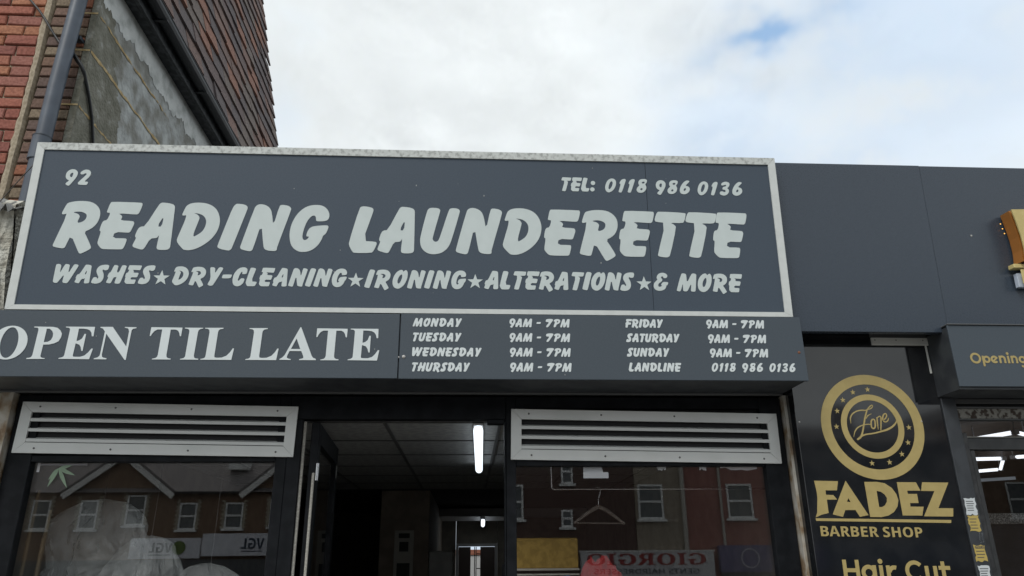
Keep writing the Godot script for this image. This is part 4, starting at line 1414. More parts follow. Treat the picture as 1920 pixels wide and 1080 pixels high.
	for x: float in [2.9985, 3.0685]:
		q = Shape.new()
		stick(q, Vector2(x, 2.698), Vector2(x, 2.6545), w, th)
		arc(q, Vector2(x + 0.014, 2.680), 0.0135, 0, 180, w, th + 0.0003, 16)
		stick(q, Vector2(x + 0.0275, 2.680), Vector2(x + 0.0275, 2.6545), w, th)
		part(h, "letter", q.done(), gild)
	q = Shape.new()
	stick(q, Vector2(3.048, 2.698), Vector2(3.048, 2.654), w, th)
	arc(q, Vector2(3.048, 2.711), 0.004, 0, 360, 0.008, th, 14)
	part(h, "letter", q.done(), gild)
	q = Shape.new()
	arc(q, Vector2(3.129, 2.676), 0.0155, 0, 360, w, th, 30)
	stick(q, Vector2(3.149, 2.698), Vector2(3.149, 2.650), w, th + 0.0003)
	arc(q, Vector2(3.133, 2.650), 0.016, -150, 0, w, th + 0.0006, 16)
	part(h, "letter", q.done(), gild)

	# glossy black side panel
	var gloss := grainy("gloss_black", [L(.010, .011, .013), L(.016, .017, .019)], [0.3, 0.7], 0.8, 0.06, 154, 0.01, 0.0, 0.0, 0.6)
	var k := thing("barber_sign_board", Vector3(2.3, 1.4, 0.0), "glossy black panel with round gold barber emblem between the two shopfronts", "shop sign")
	o = -k.position
	bar(k, "panel", Vector3(1.868, 0.01, -0.15) + o, Vector3(2.742, 2.93, 0.0) + o, gloss, 0.002)
	var c := Vector2(2.311, 2.337)
	var z := Vector3(0, 0, 0.0005) + o
	part(k, "outer_ring", ring_mesh(c, 0.272, 0.057, th), gild, z)
	part(k, "inner_ring", ring_mesh(c, 0.167, 0.034, th), gild, z)
	var st := star_mesh(0.017, th)
	for a: float in [88.0, 113.0, 135.0, 156.0, 181.0, -2.0, -26.0, -48.0, -73.0, -101.0]:
		var d := Vector2.from_angle(deg_to_rad(a)) * 0.213
		part(k, "star", st, gild, Vector3(c.x + d.x, c.y + d.y, 0) + z)
	var word := holder(k, "lettering", z)
	for i in SCRIPT_STROKES.size():
		var f: Array = SCRIPT_STROKES[i]
		var pts := []
		for j in range(0, f.size(), 3):
			pts.append(Vector3(f[j], f[j + 1], f[j + 2]) * 0.001)
		var rb := Shape.new()
		ribbon(rb, pts, th + i * 0.00025)
		part(word, "stroke", rb.done(), gild)
	word = holder(k, "lettering", z)
	for ch: String in BLOCK:
		var polys := []
		for f: Array in BLOCK[ch]:
			polys.append(to_poly(f, 0.001))
		if ch == "D":
			polys[0] = to_poly(BLOCK["D"][0], 0.001)
		part(word, "underline" if ch == "_" else "letter", plate(polys, th), gild)
	text_part(k, "lettering", "BARBER SHOP", "Droid Sans", 700, 0.0545, 0.570, th, gild, Vector3(1.917, 1.7385, 0.0) + z, Vector3(0, 0, -0.018))
	word = holder(k, "lettering", Vector3(2.010, 1.513, 0.0005) + o)
	word.rotation.z = -0.02
	var sw := 0.021
	q = Shape.new()
	stick(q, Vector2(0.0105, 0), Vector2(0.0105, 0.106), sw, th)
	stick(q, Vector2(0.0795, 0), Vector2(0.0795, 0.106), sw, th)
	stick(q, Vector2(0.02, 0.053), Vector2(0.07, 0.053), 0.020, th - 0.0003)
	part(word, "letter", q.done(), gild)
	q = Shape.new()
	arc(q, Vector2(0.140, 0.041), 0.0305, 0, 360, sw, th, 40)
	stick(q, Vector2(0.172, 0), Vector2(0.172, 0.080), sw, th + 0.0003)
	part(word, "letter", q.done(), gild)
	q = Shape.new()
	stick(q, Vector2(0.209, 0), Vector2(0.209, 0.080), sw, th)
	arc(q, Vector2(0.209, 0.100), 0.0065, 0, 360, 0.013, th, 20)
	part(word, "letter", q.done(), gild)
	q = Shape.new()
	stick(q, Vector2(0.248, 0), Vector2(0.248, 0.080), sw, th)
	arc(q, Vector2(0.283, 0.040), 0.030, 70, 170, 0.021, th + 0.0003, 16)
	part(word, "letter", q.done(), gild)
	q = Shape.new()
	arc(q, Vector2(0.396, 0.053), 0.0435, 42, 318, 0.021, th, 36)
	part(word, "letter", q.done(), gild)
	q = Shape.new()
	arc(q, Vector2(0.485, 0.034), 0.0235, 180, 360, sw, th, 24)
	stick(q, Vector2(0.4615, 0.034), Vector2(0.4615, 0.080), sw, th + 0.0003)
	stick(q, Vector2(0.5085, 0.0), Vector2(0.5085, 0.080), sw, th + 0.0006)
	part(word, "letter", q.done(), gild)
	q = Shape.new()
	stick(q, Vector2(0.554, 0), Vector2(0.554, 0.104), sw, th)
	stick(q, Vector2(0.529, 0.071), Vector2(0.593, 0.071), 0.020, th + 0.0003)
	part(word, "letter", q.done(), gild)
	k.position = Vector3(2.2234, 1.4067, 0.1399)
	k.scale = Vector3.ONE * 0.9667
	for d: Array in [[1.885, 2.36], [2.607, 2.365]]:
		part(k, "screw", dome(0.006), mats["zinc"], Vector3(d[0], d[1], 0.0) + o)

	# white strip and grey plate stand in for a mirror image on the panel
	var trim := thing("mirrored_trim", Vector3(2.39, 2.82, -0.02), "white and grey strips on the glossy panel standing in for mirrored trim", "trim")
	var tw := flat("trim_white", L(.62, .63, .60), 0.5)
	bar(trim, "strip", Vector3(0.0, 0.0, 0.0), Vector3(0.345, 0.045, 0.012), tw, 0.001)
	bar(trim, "upright", Vector3(0.326, -0.17, 0.0005), Vector3(0.338, -0.001, 0.0035), tw, 0.0005)
	bar(trim, "mirrored_plate", Vector3(-0.005, 0.046, 0.0), Vector3(0.345, 0.11, 0.008), flat("plate_grey", L(.06, .062, .065), 0.6), 0.001)
	trim.position = Vector3(2.3104, 2.7774, 0.1413)
	trim.scale = Vector3.ONE * 0.9667
	for x: float in [0.02, 0.15, 0.315]:
		part(trim, "screw", dome(0.004), mats["screw_dark"], Vector3(x, 0.03, 0.012))
	# pilaster with torn stickers
	var pil := thing("barber_pilaster", Vector3(2.786, 0.0, 0.0), "narrow dark post covered in torn stickers beside the barber window", "post")
	bar(pil, "post", Vector3(-0.043, -0.045, -0.06), Vector3(0.043, 2.50, 0.012), grainy("post_dark", [L(.028, .032, .038), L(.038, .043, .050)], [0.3, 0.7], 1.5, 0.4, 155), 0.003)
	bar(pil, "guide", Vector3(0.046, -0.045, -0.08), Vector3(0.076, 2.30, 0.0), grainy("guide_black", [L(.015, .016, .018), L(.035, .036, .038)], [0.3, 0.7], 2.0, 0.45, 156), 0.003)
	pil.position = Vector3(2.6932, 0.0533, 0.1399)
	pil.scale = Vector3.ONE * 0.9667
	var paper := flat("sticker_white", L(.52, .56, .58), 0.6)
	var yellow := flat("sticker_yellow", L(.42, .32, .09), 0.6)
	var print_ := flat("sticker_print", L(.06, .06, .07), 0.7)
	for d: Array in [[1.846, 1.936, paper, 3], [1.758, 1.842, yellow, 5], [1.70, 1.752, paper, 9], [1.604, 1.690, yellow, 12], [1.50, 1.585, paper, 15]]:
		var r := RandomNumberGenerator.new()
		r.seed = d[3]
		var poly := PackedVector2Array()
		var thin: bool = d[3] == 9
		var lx := 0.012 if thin else -0.034
		for i in 7:
			poly.append(Vector2(lerpf(lx, 0.032, i / 6.0), d[1] + r.randf_range(-0.006, 0.002)))
		for i in 7:
			poly.append(Vector2(0.032 + r.randf_range(-0.006, 0.002), lerpf(d[1], d[0], (i + 1) / 8.0)))
		for i in 7:
			poly.append(Vector2(lerpf(0.032, lx, i / 6.0), d[0] + r.randf_range(-0.004, 0.006)))
		for i in 7:
			poly.append(Vector2(lx + r.randf_range(-0.002, 0.008), lerpf(d[0], d[1], (i + 1) / 8.0)))
		poly.reverse()
		var stk := part(pil, "sticker", plate([poly], 0.0008), d[2], Vector3(0, 0, 0.0125))
		if not thin:
			var yy: float = d[1] - 0.020
			while yy > d[0] + 0.014:
				bar(stk, "print_line", Vector3(-0.024, yy, 0.001), Vector3(r.randf_range(0.010, 0.024), yy + 0.004, 0.0013), print_, 0.0002)
				yy -= 0.012 if d[2] == paper else 0.016
		if d[3] == 12:
			text_part(stk, "lettering", "GOPI", "Droid Sans", 700, 0.014, 0.05, 0.0006, print_, Vector3(-0.026, 1.670, 0.001))


func barber_inside() -> void:
	var frame := grainy("barber_frame", [L(.020, .022, .024), L(.032, .034, .036)], [0.3, 0.7], 1.5, 0.45, 161)
	var t := thing("barber_window", Vector3(4.2, 0, -0.06), "barber shop window with rusty peeling head rail under the shutter box", "window")
	var o := -t.position
	var old := grainy("peeling", [L(.05, .035, .028), L(.09, .08, .07), L(.22, .215, .195), L(.27, .265, .24)], [0.3, 0.42, 0.5, 0.75], 2.2, 0.8, 162, 0.02, 0.0, 3.0)
	bar(t, "head_rail", Vector3(2.83, 2.472, -0.06) + o, Vector3(6.6, 2.50, -0.01) + o, mats["plate_grey"])
	bar(t, "head_groove", Vector3(2.83, 2.456, -0.06) + o, Vector3(6.6, 2.471, -0.03) + o, mats["cavity_black"])
	bar(t, "head_bead", Vector3(2.83, 2.444, -0.06) + o, Vector3(6.6, 2.455, -0.008) + o, mats["lip_grey"])
	bar(t, "head_board", Vector3(2.83, 2.383, -0.06) + o, Vector3(6.6, 2.443, -0.012) + o, old)
	bar(t, "head_edge", Vector3(2.83, 2.377, -0.06) + o, Vector3(6.6, 2.382, -0.006) + o, mats["lip_grey"], 0.001)
	bar(t, "transom", Vector3(2.83, 2.205, -0.07) + o, Vector3(6.6, 2.272, -0.006) + o, frame)
	bar(t, "transom_bead", Vector3(2.83, 2.273, -0.07) + o, Vector3(6.6, 2.279, -0.002) + o, flat("bead_grey", L(.18, .18, .17), 0.5), 0.001)
	bar(t, "post", Vector3(2.864, -0.045, -0.07) + o, Vector3(2.89, 2.20, -0.004) + o, frame)
	bar(t, "post", Vector3(4.3, -0.045, -0.07) + o, Vector3(4.37, 2.20, -0.004) + o, frame)
	bar(t, "post", Vector3(6.55, -0.045, -0.07) + o, Vector3(6.6, 2.20, -0.004) + o, frame)
	var pane: Material = mats["shop_glass"]
	bar(t, "pane", Vector3(2.84, 2.275, -0.045) + o, Vector3(6.6, 2.385, -0.040) + o, pane, 0.0005)
	bar(t, "pane", Vector3(2.888, -0.045, -0.045) + o, Vector3(4.302, 2.207, -0.040) + o, pane, 0.0005)
	bar(t, "pane", Vector3(4.368, -0.045, -0.045) + o, Vector3(6.552, 2.207, -0.040) + o, pane, 0.0005)
	t.position = Vector3(4.0601, 0.0533, 0.0819)
	t.scale = Vector3.ONE * 0.9667
	# ceiling light bars joined into hexagons
	var lit := glow("led_bar", Color(0.95, 0.97, 1.0), 1.1)
	var hexes := [[[Vector2(4.02, -2.70), Vector2(4.26, -1.97), Vector2(4.37, -1.62), Vector2(4.53, -1.73), Vector2(5.1, -1.9)], "white light bars in an angled run nearest the barber window"],
		[[Vector2(4.70, -3.30), Vector2(5.36, -3.19), Vector2(5.95, -4.09), Vector2(5.72, -4.38), Vector2(5.0, -4.55)], "bent run of white light bars farther back in the barber shop"],
		[[Vector2(5.40, -3.10), Vector2(5.62, -2.95), Vector2(6.3, -2.8)], "short run of white light bars beyond the bent run"]]
	for hx: Array in hexes:
		var pts: Array = hx[0]
		var l := thing("light_bars", Vector3(pts[0].x, 2.575, pts[0].y), hx[1], "light", "ceiling light bars in the barber shop")
		for i in pts.size():
			var at := Vector3(pts[i].x, 0.0, pts[i].y) - Vector3(pts[0].x, 0, pts[0].y)
			bar(l, "joint", at + Vector3(-0.022, -0.018, -0.022), at + Vector3(0.022, 0.02, 0.022), flat("joint_grey", L(.3, .31, .33), 0.5))
			bar(l, "hanger_stem", at + Vector3(-0.004, 0.0205, -0.004), at + Vector3(0.004, 0.107, 0.004), mats["joint_grey"], 0.001)
			if i + 1 < pts.size():
				var to := Vector3(pts[i + 1].x, 0.0, pts[i + 1].y) - Vector3(pts[0].x, 0, pts[0].y)
				part(l, "light_bar", tube_mesh([at.lerp(to, 0.04), at.lerp(to, 0.96)], 0.017, 8), lit)
		var lamp := OmniLight3D.new()
		lamp.name = "bar_lamp"
		lamp.light_energy = 0.02
		lamp.light_size = 0.3
		lamp.omni_range = 8.0
		lamp.shadow_enabled = true
		l.add_child(lamp)
		lamp.position = Vector3(0.3, -0.15, 0.2)
	# dim glowing runs in place of mirrored lines of the light bars
	for d: Array in [[[Vector2(4.6, -5.2), Vector2(6.4, -6.0), Vector2(7.1, -5.4)], "dim glowing bars for mirrored light lines at the back of the barber ceiling"], [[Vector2(5.2, -6.6), Vector2(6.6, -7.1), Vector2(7.2, -6.5)], "dimmest glowing bars for mirrored light lines deepest in the barber shop"]]:
		var pts: Array = d[0]
		var l := thing("light_bars", Vector3(pts[0].x, 2.62, pts[0].y), d[1], "light", "ceiling light bars in the barber shop")
		for i in pts.size() - 1:
			var at := Vector3(pts[i].x, 0.0, pts[i].y) - Vector3(pts[0].x, 0, pts[0].y)
			var to := Vector3(pts[i + 1].x, 0.0, pts[i + 1].y) - Vector3(pts[0].x, 0, pts[0].y)
			part(l, "light_bar", tube_mesh([at.lerp(to, 0.03), at.lerp(to, 0.97)], 0.02, 8), glow("led_mirrored", Color(0.75, 0.8, 0.85), 0.12))
			bar(l, "hanger_stem", at + Vector3(-0.004, 0.015, -0.004), at + Vector3(0.004, 0.062, 0.004), mats["joint_grey"], 0.001)
	# black door leaf with dusty trim just behind the window
	var dusty := grainy("dusty_trim", [L(.05, .05, .05), L(.16, .16, .155), L(.30, .30, .29)], [0.35, 0.55, 0.85], 5.0, 0.9, 165, 0.03)
	var ch := thing("barber_entrance", Vector3(3.05, 0.01, -0.30), "black barber shop door leaf edged with dusty trim behind the window", "door")
	bar(ch, "leaf", Vector3(0.03, 0, -0.02), Vector3(0.80, 1.80, 0.0), mats["frame_dark"])
	bar(ch, "trim", Vector3(0.03, 1.801, -0.025), Vector3(0.80, 1.862, 0.012), dusty)
	bar(ch, "trim", Vector3(-0.03, 0, -0.025), Vector3(0.029, 1.862, 0.010), dusty)


# ---------- the terrace over the road, mirrored in the panes ----------
func far_window(parent: Node, x0: float, x1: float, y0: float, y1: float, z: float, quoin: Material, sash := 0.5) -> void:
	var white := flat("far_frame", L(.72, .73, .72), 0.5)
	var w := holder(parent, "window", Vector3.ZERO)
	var b := 0.06
	bar(w, "glass", Vector3(x0, y0, z + 0.03), Vector3(x1, y1, z + 0.05), flat("far_glass", L(.05, .06, .065), 0.08, 0.0, 0.6), 0.001)
	bar(w, "frame", Vector3(x0 - 0.02, y0 - 0.02, z - 0.02), Vector3(x0 + b, y1 + 0.02, z + 0.029), white)
	bar(w, "frame", Vector3(x1 - b, y0 - 0.02, z - 0.02), Vector3(x1 + 0.02, y1 + 0.02, z + 0.029), white)
	bar(w, "frame", Vector3(x0 + b, y1 - b, z - 0.02), Vector3(x1 - b, y1 + 0.02, z + 0.029), white)
	bar(w, "frame", Vector3(x0 + b, y0 - 0.02, z - 0.02), Vector3(x1 - b, y0 + b, z + 0.029), white)
	bar(w, "sash_bar", Vector3(x0 + b, lerpf(y0, y1, sash) - 0.045, z - 0.025), Vector3(x1 - b, lerpf(y0, y1, sash) + 0.045, z + 0.029), white)
	bar(w, "sill", Vector3(x0 - 0.12, y0 - 0.12, z - 0.10), Vector3(x1 + 0.12, y0 - 0.021, z + 0.02), white)
	if quoin != null:
		var y := y0
		var i := 0
		while y < y1 + 0.1:
			var e := 0.18 if i % 2 == 0 else 0.10
			bar(w, "quoin", Vector3(x0 - 0.03 - e, y, z - 0.03), Vector3(x0 - 0.03, y + 0.085, z + 0.01), quoin)
			bar(w, "quoin", Vector3(x1 + 0.03, y, z - 0.03), Vector3(x1 + 0.03 + e, y + 0.085, z + 0.01), quoin)
			y += 0.10
			i += 1


func terrace_opposite() -> void:
	var brick := grainy("far_brick", [L(.15, .095, .062), L(.19, .122, .08), L(.24, .16, .11)], [0.25, 0.5, 0.8], 1.4, 0.9, 171, 0.03)
	var slate := grainy("far_slate", [L(.13, .12, .12), L(.18, .165, .165), L(.22, .20, .20)], [0.25, 0.5, 0.8], 1.2, 0.8, 172, 0.03)
	var barge := flat("barge_white", L(.68, .68, .66), 0.6)
	var quoin := flat("quoin_pale", L(.40, .36, .28), 0.8)
	var zf := 34.0
	var g := -1.1
	# gabled pair with estate agent boards
	var t := thing("gabled_house", Vector3(-13.5, g, zf), "brown brick gabled houses over the road mirrored in the left window", "house")
	var o := -t.position
	bar(t, "wall", Vector3(-24, g, zf) + o, Vector3(-4.5, 5.1, zf + 6) + o, brick)
	for gx: Array in [[-19.3, -14.0, 6.95], [-11.0, -5.8, 7.1]]:
		var mid: float = (gx[0] + gx[1]) / 2
		var s := Shape.new()
		s.prism(PackedVector2Array([Vector2(gx[0] + 0.2, 5.101), Vector2(gx[1] - 0.2, 5.101), Vector2(mid, gx[2] - 0.1)]), zf - 0.001, zf + 5.0)
		part(t, "gable", s.done(), brick, o)
		for side in 2:
			var a := Vector2(gx[side], 4.95)
			var b := Vector2(mid, gx[2])
			var n := (b - a).normalized().orthogonal() * (0.26 if side == 1 else -0.26)
			var p := PackedVector2Array([a, b, b - n, a - n])
			if Geometry2D.is_polygon_clockwise(p):
				p.reverse()
			s = Shape.new()
			s.prism(p, zf - 0.35 - side * 0.005, zf - 0.25)
			part(t, "barge_board", s.done(), barge, o)
			s = Shape.new()
			var up := Vector2(0, 0.16)
			p = PackedVector2Array([a + Vector2(0, 0.02), b + Vector2(0, 0.02), b + up, a + up])
			if Geometry2D.is_polygon_clockwise(p):
				p.reverse()
			s.prism(p, zf - 0.34 + side * 0.005, zf + 5.2)
			part(t, "roof_slope", s.done(), slate, o)
	var rs := Shape.new()
	rs.quad(Vector3(-4.3, 5.05, zf - 0.3) + o, Vector3(-24.2, 5.05, zf - 0.3) + o, Vector3(-24.2, 8.2, zf + 4) + o, Vector3(-4.3, 8.2, zf + 4) + o)
	rs.quad(Vector3(-24.2, 8.2, zf + 4) + o, Vector3(-24.2, 5.05, zf + 8) + o, Vector3(-4.3, 5.05, zf + 8) + o, Vector3(-4.3, 8.2, zf + 4) + o)
	part(t, "roof", rs.done(), slate)
	bar(t, "gutter", Vector3(-14.0, 4.98, zf - 0.40) + o, Vector3(-11.0, 5.08, zf - 0.28) + o, mats["gutter_black"])
	for w: Array in [[-13.75, -12.98, 3.36, 4.56], [-11.6, -10.8, 3.40, 4.56], [-9.5, -8.7, 3.47, 4.73], [-16.25, -15.4, 3.57, 4.92], [-18.4, -17.6, 3.4, 4.7], [-20.6, -19.8, 3.4, 4.7], [-7.2, -6.4, 3.47, 4.73]]:
		far_window(t, w[0] + o.x, w[1] + o.x, w[2] + o.y, w[3] + o.y, zf + o.z - 0.04, quoin)
	var sk := holder(t, "roof_light", Vector3.ZERO)
	bar(sk, "frame", Vector3(-12.0, 6.25, zf + 0.9) + o, Vector3(-11.1, 6.75, zf + 1.9) + o, flat("far_frame", L(.72, .73, .72), 0.5))
	bar(t, "shop_front", Vector3(-24, g + 0.01, zf - 0.5) + o, Vector3(-4.6, 2.0, zf - 0.01) + o, flat("far_shop", L(.06, .065, .07), 0.2))
	var board := flat("agent_board", L(.66, .67, .72), 0.5)
	var navy := flat("agent_navy", L(.02, .035, .07), 0.6)
	var green := flat("agent_green", L(.10, .16, .03), 0.6)
	for d: Array in [[-15.6, -12.4, 2.05, 2.95, -14.72, 2.31, 0.44, -13.37, 2.52], [-12.35, -8.3, 2.15, 3.14, -10.55, 2.45, 0.48, -9.05, 2.68]]:
		var b := thing("agent_sign", Vector3((d[0] + d[1]) / 2, d[2], zf - 0.55), "pale shop sign with navy letters and dark green dot, " + ("farther left in the left window" if d[0] < -13 else "beside the left window's right frame"), "shop sign")
		var bo := -b.position
		bar(b, "board", Vector3(d[0], d[2], zf - 0.60) + bo, Vector3(d[1], d[3], zf - 0.501) + bo, board)
		var tx := text_part(b, "lettering", "VGL", "Droid Sans", 700, d[6], 1.05, 0.02, navy, Vector3(d[4] + 1.05, d[5], zf - 0.602) + bo, Vector3(0, PI, 0))
		tx.name = "lettering"
		var disc := Shape.new()
		var cp := PackedVector2Array()
		for i in 28:
			cp.append(Vector2.from_angle(TAU * i / 28) * 0.30)
		disc.prism(cp, -0.03, 0.0)
		part(b, "dot", disc.done(), green, Vector3(d[7], d[8], zf - 0.602) + bo)
		bar(b, "small_print", Vector3(d[4], d[5] - 0.12, zf - 0.61) + bo, Vector3(d[4] + 1.0, d[5] - 0.08, zf - 0.6015) + bo, navy)
	# right-hand row: dark brick, beige render, red paint
	zf = 28.0
	var k := thing("dark_brick_house", Vector3(3.0, g, zf), "dark brown brick house over the road mirrored in the right window", "house")
	o = -k.position
	var dark := grainy("far_dark_brick", [L(.07, .04, .035), L(.10, .06, .05), L(.13, .08, .065)], [0.25, 0.5, 0.8], 1.4, 0.9, 175, 0.03)
	bar(k, "wall", Vector3(-2.0, g, zf) + o, Vector3(6.94, 7.2, zf + 6) + o, dark)
	bar(k, "roof", Vector3(-2.1, 7.201, zf - 0.3) + o, Vector3(6.95, 7.6, zf + 6) + o, slate)
	for w: Array in [[1.3, 2.26, 3.41, 4.77], [3.9, 4.36, 4.84, 5.8], [3.87, 4.30, 3.10, 3.75], [-0.8, 0.1, 3.41, 4.77]]:
		far_window(k, w[0] + o.x, w[1] + o.x, w[2] + o.y, w[3] + o.y, zf + o.z - 0.04, null)
	k = thing("beige_house", Vector3(8.0, g, zf), "beige rendered house over the road mirrored in the right window", "house")
	o = -k.position
	bar(k, "wall", Vector3(6.96, g, zf - 0.05) + o, Vector3(9.03, 7.0, zf + 6) + o, grainy("far_beige", [L(.26, .22, .17), L(.32, .275, .22)], [0.3, 0.7], 0.8, 0.9, 176))
	bar(k, "roof", Vector3(6.96, 7.001, zf - 0.3) + o, Vector3(9.03, 7.5, zf + 6) + o, slate)
	far_window(k, 7.1 + o.x, 8.12 + o.x, 3.40 + o.y, 4.76 + o.y, zf + o.z - 0.09, null)
	part(k, "down_pipe", tube_mesh([Vector3(8.98, g, zf - 0.14) + o, Vector3(8.98, 6.9, zf - 0.14) + o], 0.10, 10), flat("pipe_beige", L(.42, .40, .36), 0.6))
	k = thing("red_house", Vector3(13.0, g, zf), "red painted house over the road mirrored in the right window", "house")
	o = -k.position
	bar(k, "wall", Vector3(9.05, g, zf) + o, Vector3(13.4, 6.9, zf + 6) + o, grainy("far_red", [L(.26, .10, .085), L(.31, .125, .105)], [0.3, 0.7], 0.8, 0.85, 177))
	var rr := Shape.new()
	rr.quad(Vector3(13.4, 6.85, zf - 0.3) + o, Vector3(9.05, 6.85, zf - 0.3) + o, Vector3(9.05, 8.3, zf + 3) + o, Vector3(13.4, 8.3, zf + 3) + o)
	rr.quad(Vector3(9.05, 8.3, zf + 3) + o, Vector3(9.05, 6.85, zf + 6.2) + o, Vector3(13.4, 6.85, zf + 6.2) + o, Vector3(13.4, 8.3, zf + 3) + o)
	part(k, "roof", rr.done(), slate)
	for w: Array in [[10.9, 11.95, 3.42, 4.78]]:
		far_window(k, w[0] + o.x, w[1] + o.x, w[2] + o.y, w[3] + o.y, zf + o.z - 0.04, null)
	part(k, "down_pipe", tube_mesh([Vector3(10.6, g, zf - 0.08) + o, Vector3(10.6, 6.8, zf - 0.08) + o], 0.06, 10), mats["pipe_beige"])
	k = thing("slate_grey_house", Vector3(17.2, g, zf), "dark slate grey house over the road mirrored in the glossy black board", "house")
	o = -k.position
	bar(k, "wall", Vector3(13.42, g, zf + 0.1) + o, Vector3(21.0, 6.6, zf + 6) + o, grainy("far_grey", [L(.055, .065, .075), L(.085, .095, .105)], [0.3, 0.7], 0.8, 0.85, 178))
	var gr := Shape.new()
	gr.quad(Vector3(21.0, 6.55, zf - 0.2) + o, Vector3(13.42, 6.55, zf - 0.2) + o, Vector3(13.42, 7.7, zf + 3) + o, Vector3(21.0, 7.7, zf + 3) + o)
	gr.quad(Vector3(13.42, 7.7, zf + 3) + o, Vector3(13.42, 6.55, zf + 6.2) + o, Vector3(21.0, 6.55, zf + 6.2) + o, Vector3(21.0, 7.7, zf + 3) + o)
	part(k, "roof", gr.done(), slate)
	for w: Array in [[14.6, 15.6, 3.42, 4.78], [17.6, 18.6, 3.42, 4.78]]:
		far_window(k, w[0] + o.x, w[1] + o.x, w[2] + o.y, w[3] + o.y, zf + o.z + 0.06, null)
	bar(k, "shop_sign", Vector3(13.6, 1.4, zf - 0.2) + o, Vector3(20.8, 2.3, zf + 0.09) + o, flat("sign_blue", L(.02, .045, .09), 0.5))
	bar(k, "chimney", Vector3(17.2, 7.3, zf + 2.7) + o, Vector3(18.1, 8.7, zf + 3.4) + o, dark)
	var e := thing("unseen_brick_house", Vector3(30.0, g, zf), "plain brown brick house out of view over the road, darkening the barber window reflection", "house")  # out of view, keeps the barber window reflection dark
	bar(e, "wall", Vector3(-8.9, 0, 0), Vector3(14, 8.6, 6), brick)
	bar(e, "roof", Vector3(-9.0, 8.601, -0.3), Vector3(14.2, 9.2, 6), slate)
	for x: float in [-7.0, -3.5, 0.0, 4.0, 8.0]:
		far_window(e, x, x + 1.0, 4.5, 5.9, -0.04, null)
	# hairdresser's board
	var s2 := thing("hairdresser_sign", Vector3(7.3, 0.95, zf - 0.3), "long pale hairdresser sign with red serif letters mirrored in the right window", "shop sign")
	o = -s2.position
	bar(s2, "board", Vector3(4.55, 0.95, zf - 0.34) + o, Vector3(10.0, 2.10, zf - 0.08) + o, flat("hair_board", L(.55, .55, .56), 0.5))
	bar(s2, "trim", Vector3(4.5, 2.101, zf - 0.36) + o, Vector3(10.05, 2.16, zf - 0.08) + o, mats["barge_white"])
	text_part(s2, "lettering", "GIORGIO", "Droid Serif", 700, 0.44, 4.85, 0.02, flat("hair_red", L(.30, .03, .03), 0.6), Vector3(9.65, 1.60, zf - 0.342) + o, Vector3(0, PI, 0))
	text_part(s2, "lettering", "GENTS HAIRDRESSERS", "Droid Sans", 400, 0.19, 4.27, 0.02, navy, Vector3(9.34, 1.27, zf - 0.342) + o, Vector3(0, PI, 0))
	var p2 := thing("purple_sign", Vector3(12.0, 1.3, zf - 0.3), "bluish purple shop sign with pale rings mirrored in the right window", "shop sign")
	o = -p2.position
	bar(p2, "board", Vector3(10.25, 1.30, zf - 0.34) + o, Vector3(14.5, 2.33, zf - 0.08) + o, flat("purple_board", L(.10, .09, .20), 0.5))
	for x: float in [11.5, 12.9]:
		part(p2, "ring", ring_mesh(Vector2.ZERO, 0.36, 0.05, 0.02), flat("ring_pale", L(.45, .45, .50), 0.6), Vector3(x, 1.83, zf - 0.341) + o, Vector3(0, PI, 0))
	for d: Array in [[4.6, 10.0, "dark shop window under the hairdresser sign over the road", 0.94], [10.3, 14.4, "dark shop window under the purple sign over the road", 1.29]]:
		var sf := thing("far_shopfront", Vector3((d[0] + d[1]) / 2, g, zf - 0.1), d[2], "shopfront")
		bar(sf, "glazing", Vector3(d[0] - (d[0] + d[1]) / 2, 0.01, -0.2), Vector3(d[1] - (d[0] + d[1]) / 2, d[3] - g, 0.09), mats["far_shop"])


